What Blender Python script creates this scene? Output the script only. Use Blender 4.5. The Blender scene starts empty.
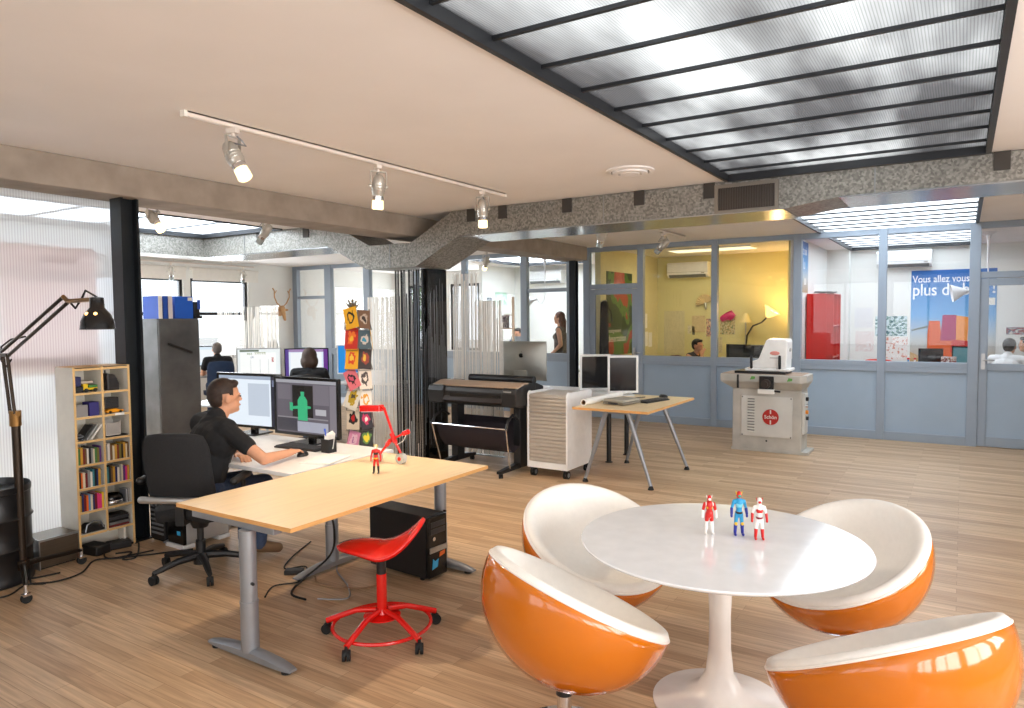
import bpy, math, random
from math import pi, sin, cos, radians as rad
from mathutils import Matrix, Vector, Euler
random.seed(7)
S = bpy.context.scene
COL = S.collection

# ------------------------------------------------------------------ camera
cam = bpy.data.objects.new('camera', bpy.data.cameras.new('camera')); COL.objects.link(cam); S.camera = cam
YAW, PITCH, ROLL = 0.56626, -0.05244, -0.00829
_v = Vector((-sin(YAW)*cos(PITCH), cos(YAW)*cos(PITCH), sin(PITCH)))
_r = Vector((cos(YAW), sin(YAW), 0)); _u = _r.cross(_v)
_r2 = cos(ROLL)*_r + sin(ROLL)*_u; _u2 = cos(ROLL)*_u - sin(ROLL)*_r
cam.matrix_world = Matrix(((_r2.x,_u2.x,-_v.x,0),(_r2.y,_u2.y,-_v.y,0),(_r2.z,_u2.z,-_v.z,1.72),(0,0,0,1)))
cam.data.sensor_width = 36; cam.data.lens = 709.67/1024*36
cam.data.clip_start = .05; cam.data.clip_end = 200

# ------------------------------------------------------------------ world, colour management, daylight, added fill
S.view_settings.view_transform = 'Standard'; S.view_settings.look = 'None'
S.view_settings.gamma = 1; S.view_settings.use_curve_mapping = False
S.view_settings.exposure = 0.12
S.cycles.use_denoising = True
S.cycles.max_bounces = 8; S.cycles.diffuse_bounces = 5; S.cycles.glossy_bounces = 4
S.cycles.transmission_bounces = 6; S.cycles.transparent_max_bounces = 24
S.cycles.sample_clamp_indirect = 6; S.cycles.caustics_reflective = False; S.cycles.caustics_refractive = False
W = bpy.data.worlds.new('sky'); S.world = W; W.use_nodes = True
W.node_tree.nodes['Background'].inputs[0].default_value = (.86, .93, 1, 1)
W.node_tree.nodes['Background'].inputs[1].default_value = 1.6

def area(name, loc, rot, sx, sy, watts, col=(1,1,1), spread=180):
    l = bpy.data.lights.new(name, 'AREA'); l.shape = 'RECTANGLE'; l.size = sx; l.size_y = sy
    l.energy = watts; l.color = col; l.spread = rad(spread)
    o = bpy.data.objects.new(name, l); COL.objects.link(o); o.location = loc; o.rotation_euler = [rad(a) for a in rot]
    return o
DAY = (.90, .96, 1.0)
area('daylight_skylight_hall', (-.8, 1.9, 3.32), (0,0,0), 2.6, 8.6, 640, DAY)
area('daylight_skylight_office', (-.8, 10.5, 3.32), (0,0,0), 1.9, 7.2, 360, DAY)
area('daylight_skylight_studio', (-8.24, 3.1, 3.32), (0,0,0), 1.7, 6.2, 620, DAY)
area('daylight_skylight_meeting', (-7.6, 12.4, 3.32), (0,0,0), 1.7, 2.8, 380, DAY)
area('fill_rear_windows', (-.5, -3.3, 1.75), (90,0,0), 7.4, 2.1, 75, (1,.97,.94))  # fill lamp added behind the camera, outside unseen windows
area('fill_side_windows', (3.42, 1.0, 1.75), (0,90,0), 2.0, 8.0, 470, (1,.97,.94))  # fill lamp added out of view, beyond the right wall
area('daylight_studio_windows', (-12.95, 5.5, 1.75), (0,-90,0), 1.9, 8.6, 420, DAY)
area('daylight_meeting_windows', (-10.8, 14.4, 1.75), (-90,0,0), 3.4, 1.7, 160, DAY)

# ------------------------------------------------------------------ helpers: materials
def srgb(c):
    return tuple((x/255/12.92 if x/255 <= .04045 else ((x/255+.055)/1.055)**2.4) for x in c)
MC = {}
def mat(name, col, rough=.5, metal=0, noise=0, scale=12, bump=0, spec=.5, coat=0, emit=0, stretch=None, emitcol=None):
    if name in MC: return MC[name]
    m = bpy.data.materials.new(name); m.use_nodes = True; MC[name] = m
    n = m.node_tree.nodes; l = m.node_tree.links; b = n['Principled BSDF']
    c = srgb(col)
    b.inputs['Base Color'].default_value = (*c, 1); b.inputs['Roughness'].default_value = rough
    b.inputs['Metallic'].default_value = metal; b.inputs['Specular IOR Level'].default_value = spec
    b.inputs['Coat Weight'].default_value = coat; b.inputs['Coat Roughness'].default_value = .05
    if emit:
        b.inputs['Emission Color'].default_value = (*(srgb(emitcol) if emitcol else c), 1); b.inputs['Emission Strength'].default_value = emit
    tc = n.new('ShaderNodeTexCoord'); mp = n.new('ShaderNodeMapping'); l.new(tc.outputs['Object'], mp.inputs[0])
    if stretch: mp.inputs['Scale'].default_value = stretch
    nz = n.new('ShaderNodeTexNoise'); nz.inputs['Scale'].default_value = scale; nz.inputs['Detail'].default_value = 5
    l.new(mp.outputs[0], nz.inputs['Vector'])
    amt = noise if noise else .04
    hi = tuple(min(1, x*(1+amt)) for x in c); lo = tuple(x*(1-amt) for x in c)
    r = n.new('ShaderNodeValToRGB'); r.color_ramp.elements[0].position = .3; r.color_ramp.elements[1].position = .7
    r.color_ramp.elements[0].color = (*lo, 1); r.color_ramp.elements[1].color = (*hi, 1)
    l.new(nz.outputs['Fac'], r.inputs[0]); l.new(r.outputs[0], b.inputs['Base Color'])
    if bump:
        bp = n.new('ShaderNodeBump'); bp.inputs['Strength'].default_value = bump; bp.inputs['Distance'].default_value = .01
        l.new(nz.outputs['Fac'], bp.inputs['Height']); l.new(bp.outputs[0], b.inputs['Normal'])
    return m
def nodes_mat(name):
    m = bpy.data.materials.new(name); m.use_nodes = True; MC[name] = m
    n = m.node_tree.nodes; l = m.node_tree.links
    return m, n, l, n['Principled BSDF'], n['Material Output']
def emis(name, col, s):
    if name in MC: return MC[name]
    m, n, l, b, o = nodes_mat(name)
    b.inputs['Base Color'].default_value = (.02,.02,.02,1); b.inputs['Roughness'].default_value = .25
    b.inputs['Emission Color'].default_value = (*srgb(col),1); b.inputs['Emission Strength'].default_value = s
    return m
def mk_floor():
    m, n, l, b, o = nodes_mat('oak_planks')
    tc = n.new('ShaderNodeTexCoord')
    br = n.new('ShaderNodeTexBrick'); br.offset = .37; br.offset_frequency = 2; br.squash = 1
    br.inputs['Scale'].default_value = 1; br.inputs['Brick Width'].default_value = 1.05; br.inputs['Row Height'].default_value = .078
    br.inputs['Mortar Size'].default_value = .0012; br.inputs['Mortar Smooth'].default_value = .3; br.inputs['Bias'].default_value = 0
    br.inputs['Color1'].default_value = (*srgb((208,178,144)),1); br.inputs['Color2'].default_value = (*srgb((178,146,113)),1)
    br.inputs['Mortar'].default_value = (*srgb((140,110,82)),1)
    l.new(tc.outputs['Object'], br.inputs['Vector'])
    mp = n.new('ShaderNodeMapping'); mp.inputs['Scale'].default_value = (1.6, 34, 1); l.new(tc.outputs['Object'], mp.inputs[0])
    nz = n.new('ShaderNodeTexNoise'); nz.inputs['Scale'].default_value = 1.6; nz.inputs['Detail'].default_value = 7; nz.inputs['Distortion'].default_value = .6
    l.new(mp.outputs[0], nz.inputs['Vector'])
    rp = n.new('ShaderNodeValToRGB'); rp.color_ramp.elements[0].color = (.62,.60,.58,1); rp.color_ramp.elements[1].color = (1.14,1.14,1.14,1)
    rp.color_ramp.elements[0].position = .3; rp.color_ramp.elements[1].position = .7
    l.new(nz.outputs['Fac'], rp.inputs[0])
    mx = n.new('ShaderNodeMix'); mx.data_type = 'RGBA'; mx.blend_type = 'MULTIPLY'; mx.inputs[0].default_value = .8
    l.new(br.outputs['Color'], mx.inputs[6]); l.new(rp.outputs[0], mx.inputs[7])
    l.new(mx.outputs[2], b.inputs['Base Color'])
    b.inputs['Roughness'].default_value = .42; b.inputs['Specular IOR Level'].default_value = .4
    bp = n.new('ShaderNodeBump'); bp.inputs['Strength'].default_value = .12; bp.inputs['Distance'].default_value = .004
    l.new(br.outputs['Fac'], bp.inputs['Height']); bp.invert = True; l.new(bp.outputs[0], b.inputs['Normal'])
    return m
def mk_glass(name='clear_glass', tint=(1,1,1), gl=.02):
    m, n, l, b, o = nodes_mat(name); n.remove(b)
    t = n.new('ShaderNodeBsdfTransparent'); t.inputs[0].default_value = (*tint,1)
    g = n.new('ShaderNodeBsdfGlossy'); g.inputs['Roughness'].default_value = .015
    lw = n.new('ShaderNodeLayerWeight'); lw.inputs[0].default_value = .25
    ma = n.new('ShaderNodeMath'); ma.operation = 'MULTIPLY_ADD'; ma.inputs[1].default_value = .3; ma.inputs[2].default_value = gl
    l.new(lw.outputs['Fresnel'], ma.inputs[0])
    mx = n.new('ShaderNodeMixShader'); l.new(ma.outputs[0], mx.inputs[0]); l.new(t.outputs[0], mx.inputs[1]); l.new(g.outputs[0], mx.inputs[2])
    l.new(mx.outputs[0], o.inputs[0]); return m
def mk_poly(name, axis, per_m, trans, tl, tint, gl=.10, rough=.25, mottle=0):
    """ribbed twin-wall polycarbonate: part clear, part diffusing, fine ribs along one axis"""
    m, n, l, b, o = nodes_mat(name); n.remove(b)
    tc = n.new('ShaderNodeTexCoord')
    wv = n.new('ShaderNodeTexWave'); wv.wave_type = 'BANDS'; wv.bands_direction = axis; wv.inputs['Scale'].default_value = per_m/3.2
    wv.inputs['Distortion'].default_value = .3
    l.new(tc.outputs['Object'], wv.inputs['Vector'])
    rp = n.new('ShaderNodeValToRGB'); rp.color_ramp.elements[0].color = (*[x*.74 for x in tint],1); rp.color_ramp.elements[1].color = (*tint,1)
    rp.color_ramp.elements[0].position = .05; rp.color_ramp.elements[1].position = .45
    l.new(wv.outputs['Fac'], rp.inputs[0])
    src = rp.outputs[0]
    if mottle:  # broad stretched noise darkens the tint in patches
        mp = n.new('ShaderNodeMapping'); mp.inputs['Scale'].default_value = (1.5,.35,1); l.new(tc.outputs['Object'], mp.inputs[0])
        nz = n.new('ShaderNodeTexNoise'); nz.inputs['Scale'].default_value = 1.3; nz.inputs['Detail'].default_value = 4; l.new(mp.outputs[0], nz.inputs['Vector'])
        r2 = n.new('ShaderNodeValToRGB'); e = r2.color_ramp.elements; e[0].position=.38; e[1].position=.62
        e[0].color = (*[x*mottle for x in (.95,.93,.95)],1); e[1].color = (1,1,1,1)
        l.new(nz.outputs['Fac'], r2.inputs[0])
        mm = n.new('ShaderNodeMix'); mm.data_type='RGBA'; mm.blend_type='MULTIPLY'; mm.inputs[0].default_value=1
        l.new(rp.outputs[0], mm.inputs[6]); l.new(r2.outputs[0], mm.inputs[7]); src = mm.outputs[2]
    t = n.new('ShaderNodeBsdfTransparent'); l.new(src, t.inputs[0])
    d = n.new('ShaderNodeBsdfTranslucent'); l.new(src, d.inputs[0])
    g = n.new('ShaderNodeBsdfGlossy'); g.inputs['Roughness'].default_value = rough
    bp = n.new('ShaderNodeBump'); bp.inputs['Strength'].default_value = .4; bp.inputs['Distance'].default_value = .004
    l.new(wv.outputs['Fac'], bp.inputs['Height']); l.new(bp.outputs[0], g.inputs['Normal'])
    m1 = n.new('ShaderNodeMixShader'); m1.inputs[0].default_value = tl; l.new(t.outputs[0], m1.inputs[1]); l.new(d.outputs[0], m1.inputs[2])
    m2 = n.new('ShaderNodeMixShader'); m2.inputs[0].default_value = gl; l.new(m1.outputs[0], m2.inputs[1]); l.new(g.outputs[0], m2.inputs[2])
    l.new(m2.outputs[0], o.inputs[0]); return m
def mk_galv():
    m, n, l, b, o = nodes_mat('galvanised_steel')
    tc = n.new('ShaderNodeTexCoord')
    vo = n.new('ShaderNodeTexVoronoi'); vo.inputs['Scale'].default_value = 60; l.new(tc.outputs['Object'], vo.inputs['Vector'])
    nz = n.new('ShaderNodeTexNoise'); nz.inputs['Scale'].default_value = 34; nz.inputs['Detail'].default_value = 6; l.new(tc.outputs['Object'], nz.inputs['Vector'])
    mx = n.new('ShaderNodeMix'); mx.data_type = 'RGBA'; mx.inputs[0].default_value = .5
    l.new(vo.outputs['Color'], mx.inputs[6]); l.new(nz.outputs['Color'], mx.inputs[7])
    bw = n.new('ShaderNodeRGBToBW'); l.new(mx.outputs[2], bw.inputs[0])
    rp = n.new('ShaderNodeValToRGB'); rp.color_ramp.elements[0].color = (*srgb((118,116,111)),1); rp.color_ramp.elements[1].color = (*srgb((164,161,154)),1)
    rp.color_ramp.elements[0].position = .34; rp.color_ramp.elements[1].position = .66
    l.new(bw.outputs[0], rp.inputs[0]); l.new(rp.outputs[0], b.inputs['Base Color'])
    b.inputs['Metallic'].default_value = .55; b.inputs['Roughness'].default_value = .42
    return m
def mk_print(name, cols, scale=6, seed=0, thr=.5):
    """a printed card or page: blobs and bands of flat ink colours"""
    if name in MC: return MC[name]
    m, n, l, b, o = nodes_mat(name)
    tc = n.new('ShaderNodeTexCoord'); mp = n.new('ShaderNodeMapping'); mp.inputs['Location'].default_value = (seed*3.1, seed*1.7, seed*.9)
    l.new(tc.outputs['Generated'], mp.inputs[0])
    nz = n.new('ShaderNodeTexNoise'); nz.inputs['Scale'].default_value = scale; nz.inputs['Detail'].default_value = 2; l.new(mp.outputs[0], nz.inputs['Vector'])
    rp = n.new('ShaderNodeValToRGB'); rp.color_ramp.interpolation = 'CONSTANT'
    e = rp.color_ramp.elements; k = len(cols)
    e[0].position = 0; e[0].color = (*srgb(cols[0]),1); e[1].position = thr; e[1].color = (*srgb(cols[1]),1)
    for i in range(2, k):
        q = e.new(min(.95, thr + (i-1)*.08)); q.color = (*srgb(cols[i]),1)
    l.new(nz.outputs['Fac'], rp.inputs[0]); l.new(rp.outputs[0], b.inputs['Base Color'])
    b.inputs['Roughness'].default_value = .5
    return m

def mk_card(name, cols, seed):
    """postcard print: a ground colour, one off-centre figure in two inks, a caption band"""
    m, n, l, b, o = nodes_mat(name)
    tc = n.new('ShaderNodeTexCoord'); sx = n.new('ShaderNodeSeparateXYZ'); l.new(tc.outputs['Generated'], sx.inputs[0])
    mp = n.new('ShaderNodeMapping'); mp.inputs['Location'].default_value = (seed*3.1, seed*1.7, seed*.9); l.new(tc.outputs['Generated'], mp.inputs[0])
    nz = n.new('ShaderNodeTexNoise'); nz.inputs['Scale'].default_value = 4; nz.inputs['Detail'].default_value = 2; l.new(mp.outputs[0], nz.inputs['Vector'])
    dist = n.new('ShaderNodeVectorMath'); dist.operation = 'DISTANCE'; dist.inputs[1].default_value = (.5,.5,.52)
    cx = n.new('ShaderNodeCombineXYZ'); cx.inputs[0].default_value = .5; l.new(sx.outputs['Y'], cx.inputs[1]); l.new(sx.outputs['Z'], cx.inputs[2]); l.new(cx.outputs[0], dist.inputs[0])
    ad = n.new('ShaderNodeMath'); ad.operation = 'MULTIPLY_ADD'; ad.inputs[1].default_value = .55; l.new(nz.outputs['Fac'], ad.inputs[0]); l.new(dist.outputs['Value'], ad.inputs[2])
    rp = n.new('ShaderNodeValToRGB'); rp.color_ramp.interpolation = 'CONSTANT'; e = rp.color_ramp.elements
    e[0].position = 0; e[0].color = (*srgb(cols[2]),1); e[1].position = .42; e[1].color = (*srgb(cols[1]),1); q = e.new(.56); q.color = (*srgb(cols[0]),1)
    l.new(ad.outputs[0], rp.inputs[0]); l.new(rp.outputs[0], b.inputs['Base Color']); b.inputs['Roughness'].default_value = .5
    return m

# ------------------------------------------------------------------ helpers: meshes
def ROT(ax, a): return Matrix.Rotation(rad(a), 4, ax)
def TR(x, y, z): return Matrix.Translation((x, y, z))
def align(p0, p1):
    d = Vector(p1)-Vector(p0)
    return Matrix.Translation(p0) @ d.to_track_quat('Z','Y').to_matrix().to_4x4(), d.length
class MB:
    def __init__(s): s.v = []; s.f = []; s.mi = []; s.m = 0; s.T = Matrix()
    def add(s, vs, fs):
        b = len(s.v); T = s.T
        s.v += [tuple(T @ Vector(p)) for p in vs]
        s.f += [tuple(i+b for i in f) for f in fs]; s.mi += [s.m]*len(fs)
        return s
    def box(s, x0, x1, y0, y1, z0, z1):
        vs = [(x,y,z) for z in (z0,z1) for y in (y0,y1) for x in (x0,x1)]
        return s.add(vs, [(0,2,3,1),(4,5,7,6),(0,1,5,4),(2,6,7,3),(0,4,6,2),(1,3,7,5)])
    def cb(s, c, d):
        return s.box(c[0]-d[0]/2,c[0]+d[0]/2,c[1]-d[1]/2,c[1]+d[1]/2,c[2]-d[2]/2,c[2]+d[2]/2)
    def cyl(s, p0, p1, r0, r1=None, n=16, cap=True):
        r1 = r0 if r1 is None else r1
        M, L = align(p0, p1)
        vs = [tuple(M @ Vector((r*cos(2*pi*i/n), r*sin(2*pi*i/n), z))) for r, z in ((r0,0),(r1,L)) for i in range(n)]
        fs = [(i, (i+1)%n, n+(i+1)%n, n+i) for i in range(n)]
        if cap: fs += [tuple(range(n-1,-1,-1)), tuple(range(n, 2*n))]
        return s.add(vs, fs)
    def lathe(s, prof, n=32, c=(0,0,0), close=False, caps=True):
        vs = []; fs = []; k = len(prof)
        for r, z in prof:
            vs += [(c[0]+max(r,1e-4)*cos(2*pi*i/n), c[1]+max(r,1e-4)*sin(2*pi*i/n), c[2]+z) for i in range(n)]
        for j in range(k-1 if not close else k):
            a = j*n; b = ((j+1)%k)*n
            fs += [(a+i, a+(i+1)%n, b+(i+1)%n, b+i) for i in range(n)]
        if not close and caps: fs += [tuple(range(n-1,-1,-1)), tuple(range((k-1)*n, k*n))]
        return s.add(vs, fs)
    def tube(s, pts, r, n=8, closed=False, rs=None):
        pts = [Vector(p) for p in pts]; k = len(pts); vs = []; fs = []
        up = None
        for i, p in enumerate(pts):
            if closed: d = pts[(i+1)%k]-pts[i-1]
            else: d = pts[min(i+1,k-1)]-pts[max(i-1,0)]
            d.normalize()
            if up is None:
                up = Vector((0,0,1)) if abs(d.z) < .9 else Vector((1,0,0))
            a = up-d*up.dot(d)
            if a.length < 1e-5: a = d.orthogonal()
            a.normalize(); b = d.cross(a); up = a
            rr = rs[i] if rs else r
            vs += [tuple(p+rr*(cos(2*pi*j/n)*a+sin(2*pi*j/n)*b)) for j in range(n)]
        for i in range(k if closed else k-1):
            a = i*n; b = ((i+1)%k)*n
            fs += [(a+j, a+(j+1)%n, b+(j+1)%n, b+j) for j in range(n)]
        if not closed: fs += [tuple(range(n-1,-1,-1)), tuple(range((k-1)*n, k*n))]
        return s.add(vs, fs)
    def prism(s, poly, a, b, plane='xy'):
        f = {'xy':lambda p,t:(p[0],p[1],t), 'xz':lambda p,t:(p[0],t,p[1]), 'yz':lambda p,t:(t,p[0],p[1])}[plane]
        n = len(poly); vs = [f(p,a) for p in poly]+[f(p,b) for p in poly]
        return s.add(vs, [tuple(range(n-1,-1,-1)), tuple(range(n,2*n))]+[(i,(i+1)%n,n+(i+1)%n,n+i) for i in range(n)])
    def ell(s, c, r, n=16, k=10, M=None):
        vs = [(0,0,-1)]; fs = []
        for j in range(1,k):
            t = -pi/2+pi*j/k
            vs += [(cos(t)*cos(2*pi*i/n), cos(t)*sin(2*pi*i/n), sin(t)) for i in range(n)]
        vs.append((0,0,1)); e = len(vs)-1
        fs += [(0, 1+(i+1)%n, 1+i) for i in range(n)]
        for j in range(k-2):
            a = 1+j*n; b = a+n
            fs += [(a+i, a+(i+1)%n, b+(i+1)%n, b+i) for i in range(n)]
        a = 1+(k-2)*n
        fs += [(a+i, a+(i+1)%n, e) for i in range(n)]
        r = (r,r,r) if isinstance(r,(int,float)) else r
        M = M or Matrix()
        return s.add([tuple(Vector(c)+(M @ Vector((p[0]*r[0],p[1]*r[1],p[2]*r[2])))) for p in vs], fs)
    def cap(s, p0, p1, r0, r1=None, n=12):
        r1 = r0 if r1 is None else r1
        M, L = align(p0, p1); prof = []
        for j in range(5): t = -pi/2+pi/2*j/4; prof.append((r0*cos(t), r0*sin(t)))
        for j in range(5): t = pi/2*j/4; prof.append((r1*cos(t), L+r1*sin(t)))
        T = s.T; s.T = T @ M; s.lathe(prof, n); s.T = T
        return s
    def grid(s, fn, nu, nv, closed_u=False):
        vs = [fn(i/(nu if closed_u else nu-1), j/(nv-1)) for j in range(nv) for i in range(nu)]; fs = []
        for j in range(nv-1):
            for i in range(nu if closed_u else nu-1):
                fs.append((j*nu+i, j*nu+(i+1)%nu, (j+1)*nu+(i+1)%nu, (j+1)*nu+i))
        return s.add(vs, fs)
    def build(s, name, mats, parent=None, bevel=0, smooth=40, solid=0, sub=0, remesh=0):
        me = bpy.data.meshes.new(name); me.from_pydata(s.v, [], s.f); me.validate(); me.update()
        mats = mats if isinstance(mats, (list, tuple)) else [mats]
        for m in mats: me.materials.append(m)
        if len(mats) > 1 and len(s.mi) == len(me.polygons): me.polygons.foreach_set('material_index', s.mi)
        o = bpy.data.objects.new(name, me); COL.objects.link(o)
        if remesh:
            r = o.modifiers.new('r','REMESH'); r.mode = 'VOXEL'; r.voxel_size = remesh; r.use_smooth_shade = True
            q = o.modifiers.new('s','SMOOTH'); q.factor = .5; q.iterations = 4
            dg = bpy.context.evaluated_depsgraph_get()
            me2 = bpy.data.meshes.new_from_object(o.evaluated_get(dg)); o.modifiers.clear(); o.data = me2; me = me2
            if not me.materials:
                for m in mats: me.materials.append(m)
            smooth = 180
        if smooth:
            me.polygons.foreach_set('use_smooth', [True]*len(me.polygons))
            if smooth < 180: me.set_sharp_from_angle(angle=rad(smooth))
        if solid: q = o.modifiers.new('so','SOLIDIFY'); q.thickness = solid; q.offset = 0
        if bevel:
            q = o.modifiers.new('b','BEVEL'); q.width = bevel; q.segments = 2; q.limit_method = 'ANGLE'; q.angle_limit = rad(40)
        if sub: q = o.modifiers.new('ss','SUBSURF'); q.levels = sub; q.render_levels = sub
        if parent: o.parent = parent
        return o
def tag(o, label, cat, group=None, kind=None):
    o['label'] = label; o['category'] = cat
    if group: o['group'] = group
    if kind: o['kind'] = kind
    return o
def thing(name, label, cat, loc=(0,0,0), rz=0, group=None):
    o = bpy.data.objects.new(name, None); COL.objects.link(o); o.empty_display_size = .1
    o.location = loc; o.rotation_euler = (0,0,rad(rz)); return tag(o, label, cat, group)
def struct(o, label=None):
    o['kind'] = 'structure'
    if label: o['label'] = label
    return o
def clone(root, loc=None, rz=None, label=None):
    def cp(o, par):
        c = o.copy(); COL.objects.link(c); c.parent = par
        for ch in [x for x in COL.objects if x.parent == o]: cp(ch, c)
        return c
    c = cp(root, root.parent)
    if loc is not None: c.location = loc
    if rz is not None: c.rotation_euler = (0,0,rad(rz))
    if label: c['label'] = label
    return c
def text_mesh(name, txt, size, mtl, parent, M, ext=.001, align_x='LEFT', bold=0, shear=0):
    cu = bpy.data.curves.new(name, 'FONT'); cu.body = txt; cu.size = size; cu.extrude = ext; cu.align_x = align_x; cu.offset = bold; cu.shear = shear
    t = bpy.data.objects.new(name, cu); COL.objects.link(t)
    me = bpy.data.meshes.new_from_object(t.evaluated_get(bpy.context.evaluated_depsgraph_get()))
    COL.objects.unlink(t); bpy.data.objects.remove(t); me.transform(M); me.materials.clear(); me.materials.append(mtl)
    o = bpy.data.objects.new(name, me); COL.objects.link(o); o.parent = parent; return o
FX = Matrix(((1,0,0,0),(0,0,-1,0),(0,1,0,0),(0,0,0,1)))      # text standing up, read from -Y
FPX = Matrix(((0,0,1,0),(1,0,0,0),(0,1,0,0),(0,0,0,1)))      # text standing up, read from +X

# ------------------------------------------------------------------ shared materials
M_floor = mk_floor(); M_glass = mk_glass(); M_galv = mk_galv()
M_skyl = mk_poly('skylight_polycarbonate', 'X', 80, .5, .6, (.47,.465,.455), .14, .25, .40)
M_skyl2 = mk_poly('clear_skylight_polycarbonate', 'X', 38, .5, .5, (.80,.82,.84), .10, .22)
M_wallpoly = mk_poly('wall_polycarbonate', 'Y', 55, .5, .45, (.9,.92,.94), .12, .3)
M_ceil = mat('ceiling_paint', (242,238,236), .9, noise=.02, scale=2)
M_white = mat('white_wall_paint', (236,236,232), .85, noise=.02, scale=3)
M_blue = mat('blue_grey_paint', (156,174,192), .45, noise=.03, scale=3)
M_bluefr = mat('blue_grey_frame', (146,158,172), .42, noise=.03, scale=3)
M_conc = mat('raw_concrete', (152,140,128), .85, noise=.16, scale=5, bump=.15)
M_steel = mat('black_steel', (38,42,46), .32, metal=.7, noise=.2, scale=4)
M_dark = mat('dark_frame', (44,46,50), .4, metal=.3)
M_black = mat('black_plastic', (22,22,24), .42, noise=.1)
M_blackg = mat('black_gloss', (14,14,16), .18)
M_alu = mat('aluminium', (186,188,190), .3, metal=.85, noise=.05)
M_greymet = mat('silver_paint', (150,154,160), .38, metal=.55, noise=.04)
M_chrome = mat('chrome', (225,225,228), .08, metal=1)
M_ply = mat('birch_top', (236,210,168), .36, noise=.06, scale=3, stretch=(14,1,14))
M_plyx = mat('birch_edge', (216,162,98), .5, noise=.12, scale=4, stretch=(2,2,40))
M_lam = mat('white_laminate', (236,236,236), .3)
M_orange = mat('orange_shell', (197,107,14), .12, coat=.5, noise=.03, scale=3)
M_leather = mat('white_leather', (236,232,226), .45, noise=.02, scale=40, bump=.05)
M_red = mat('red_gloss', (222,22,14), .25, coat=.4)
M_rubber = mat('black_rubber', (18,18,18), .7)
M_screen = mat('dark_screen', (24,24,28), .12)
M_skin = mat('skin', (205,150,118), .55, noise=.06, scale=20)
M_brown = mat('brown_hair', (58,38,26), .6, noise=.35, scale=60)
M_blackh = mat('dark_hair', (30,22,18), .55, noise=.35, scale=60)
M_tee = mat('black_cotton', (24,24,26), .9, noise=.2, scale=30)
M_jean = mat('blue_denim', (52,66,92), .9, noise=.2, scale=60)
M_paper = mat('white_paper', (240,238,232), .7)
M_yellow = mat('yellow_wall_paint', (222,214,158), .85, noise=.03, scale=3)
M_wood = mat('pine_wood', (232,198,150), .5, noise=.1, scale=4, stretch=(3,3,30))
M_cream = mat('cream_board', (238,234,226), .55, noise=.03)

CE = 2.87                  # ceiling height
GW = 10.85                 # front of the glazed office wall
# ------------------------------------------------------------------ room shell
o = MB().box(-14.6,3.4,-3.2,15.2,-.08,0).build('floor', M_floor, smooth=0); struct(o)
holes = [(-1.72,.11,-2.3,6.17), (-1.72,.11,6.86,14.15), (-9.05,-7.43,.2,6.17), (-8.4,-6.8,11.1,13.7)]
xs = sorted({-12.75,3.25,*[h[0] for h in holes],*[h[1] for h in holes]}); ys = sorted({-3.05,14.35,*[h[2] for h in holes],*[h[3] for h in holes]})
b = MB()
for i in range(len(xs)-1):
    for j in range(len(ys)-1):
        cx, cy = (xs[i]+xs[i+1])/2, (ys[j]+ys[j+1])/2
        if not any(h[0]<cx<h[1] and h[2]<cy<h[3] for h in holes): b.box(xs[i],xs[i+1],ys[j],ys[j+1],CE,CE+.16)
struct(b.build('ceiling', M_ceil, smooth=0))
def wall(name, spans, m, axis, c0, c1):
    """wall slab between c0 and c1 on one axis made of (a0,a1,z0,z1) rectangles"""
    b = MB()
    for a0,a1,z0,z1 in spans:
        if axis == 'x': b.box(c0,c1,a0,a1,z0,z1)
        else: b.box(a0,a1,c0,c1,z0,z1)
    return struct(b.build(name, m, smooth=0))
def openings(lo, hi, ops, z0, z1, top=CE):
    sp = []; p = lo
    for a,b_ in ops:
        sp.append((p,a,0,top)); sp.append((a,b_,0,z0)); sp.append((a,b_,z1,top)); p = b_
    sp.append((p,hi,0,top)); return sp
LW = [(1.4,3.0),(3.3,4.9),(5.3,6.95),(7.3,8.19),(8.34,9.66)]  # first three openings, out of sight, added to bring in light
wall('wall_left', openings(-3.2,14.35,LW,.92,2.52), M_white, 'x', -12.86, -12.7)
SW = [(-2.8,-.9),(-.6,1.3),(1.6,3.4),(3.7,5.0)]  # unseen openings added to let the side fill in
wall('wall_right', openings(-3.2,14.4,SW,.7,2.75), M_white, 'x', 3.2, 3.36)
RW = [(-4.2,-2.2),(-1.9,.1),(.4,2.6)]  # unseen openings added to let the rear fill in
wall('wall_rear', openings(-12.86,3.36,RW,.7,2.75), M_white, 'y', -3.2, -3.05)
wall('wall_back', [(-8.98,3.36,0,CE)], M_white, 'y', 14.25, 14.4)
wall('wall_back_meeting', openings(-12.86,-8.98,[(-12.3,-11.1),(-10.9,-9.2)],.9,2.55), M_white, 'y', 14.25, 14.4)
wall('wall_yellow_back', [(-5.2,-2.14,0,CE)], M_yellow, 'y', 13.6, 13.7)
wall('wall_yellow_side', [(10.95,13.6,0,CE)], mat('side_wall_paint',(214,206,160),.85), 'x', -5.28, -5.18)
wall('wall_office_divider', [(10.95,14.25,0,CE)], M_white, 'x', -2.14, -2.10)
wall('wall_yellow_divider', [(10.95,13.6,0,CE)], M_yellow, 'x', -2.17, -2.14)
wall('wall_meeting_side', [(12.9,14.25,0,CE)], M_white, 'x', -9.05, -8.96)
struct(MB().box(-2.1,-1.74,13.95,14.25,0,CE).build('pillar', M_white, smooth=0))
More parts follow.
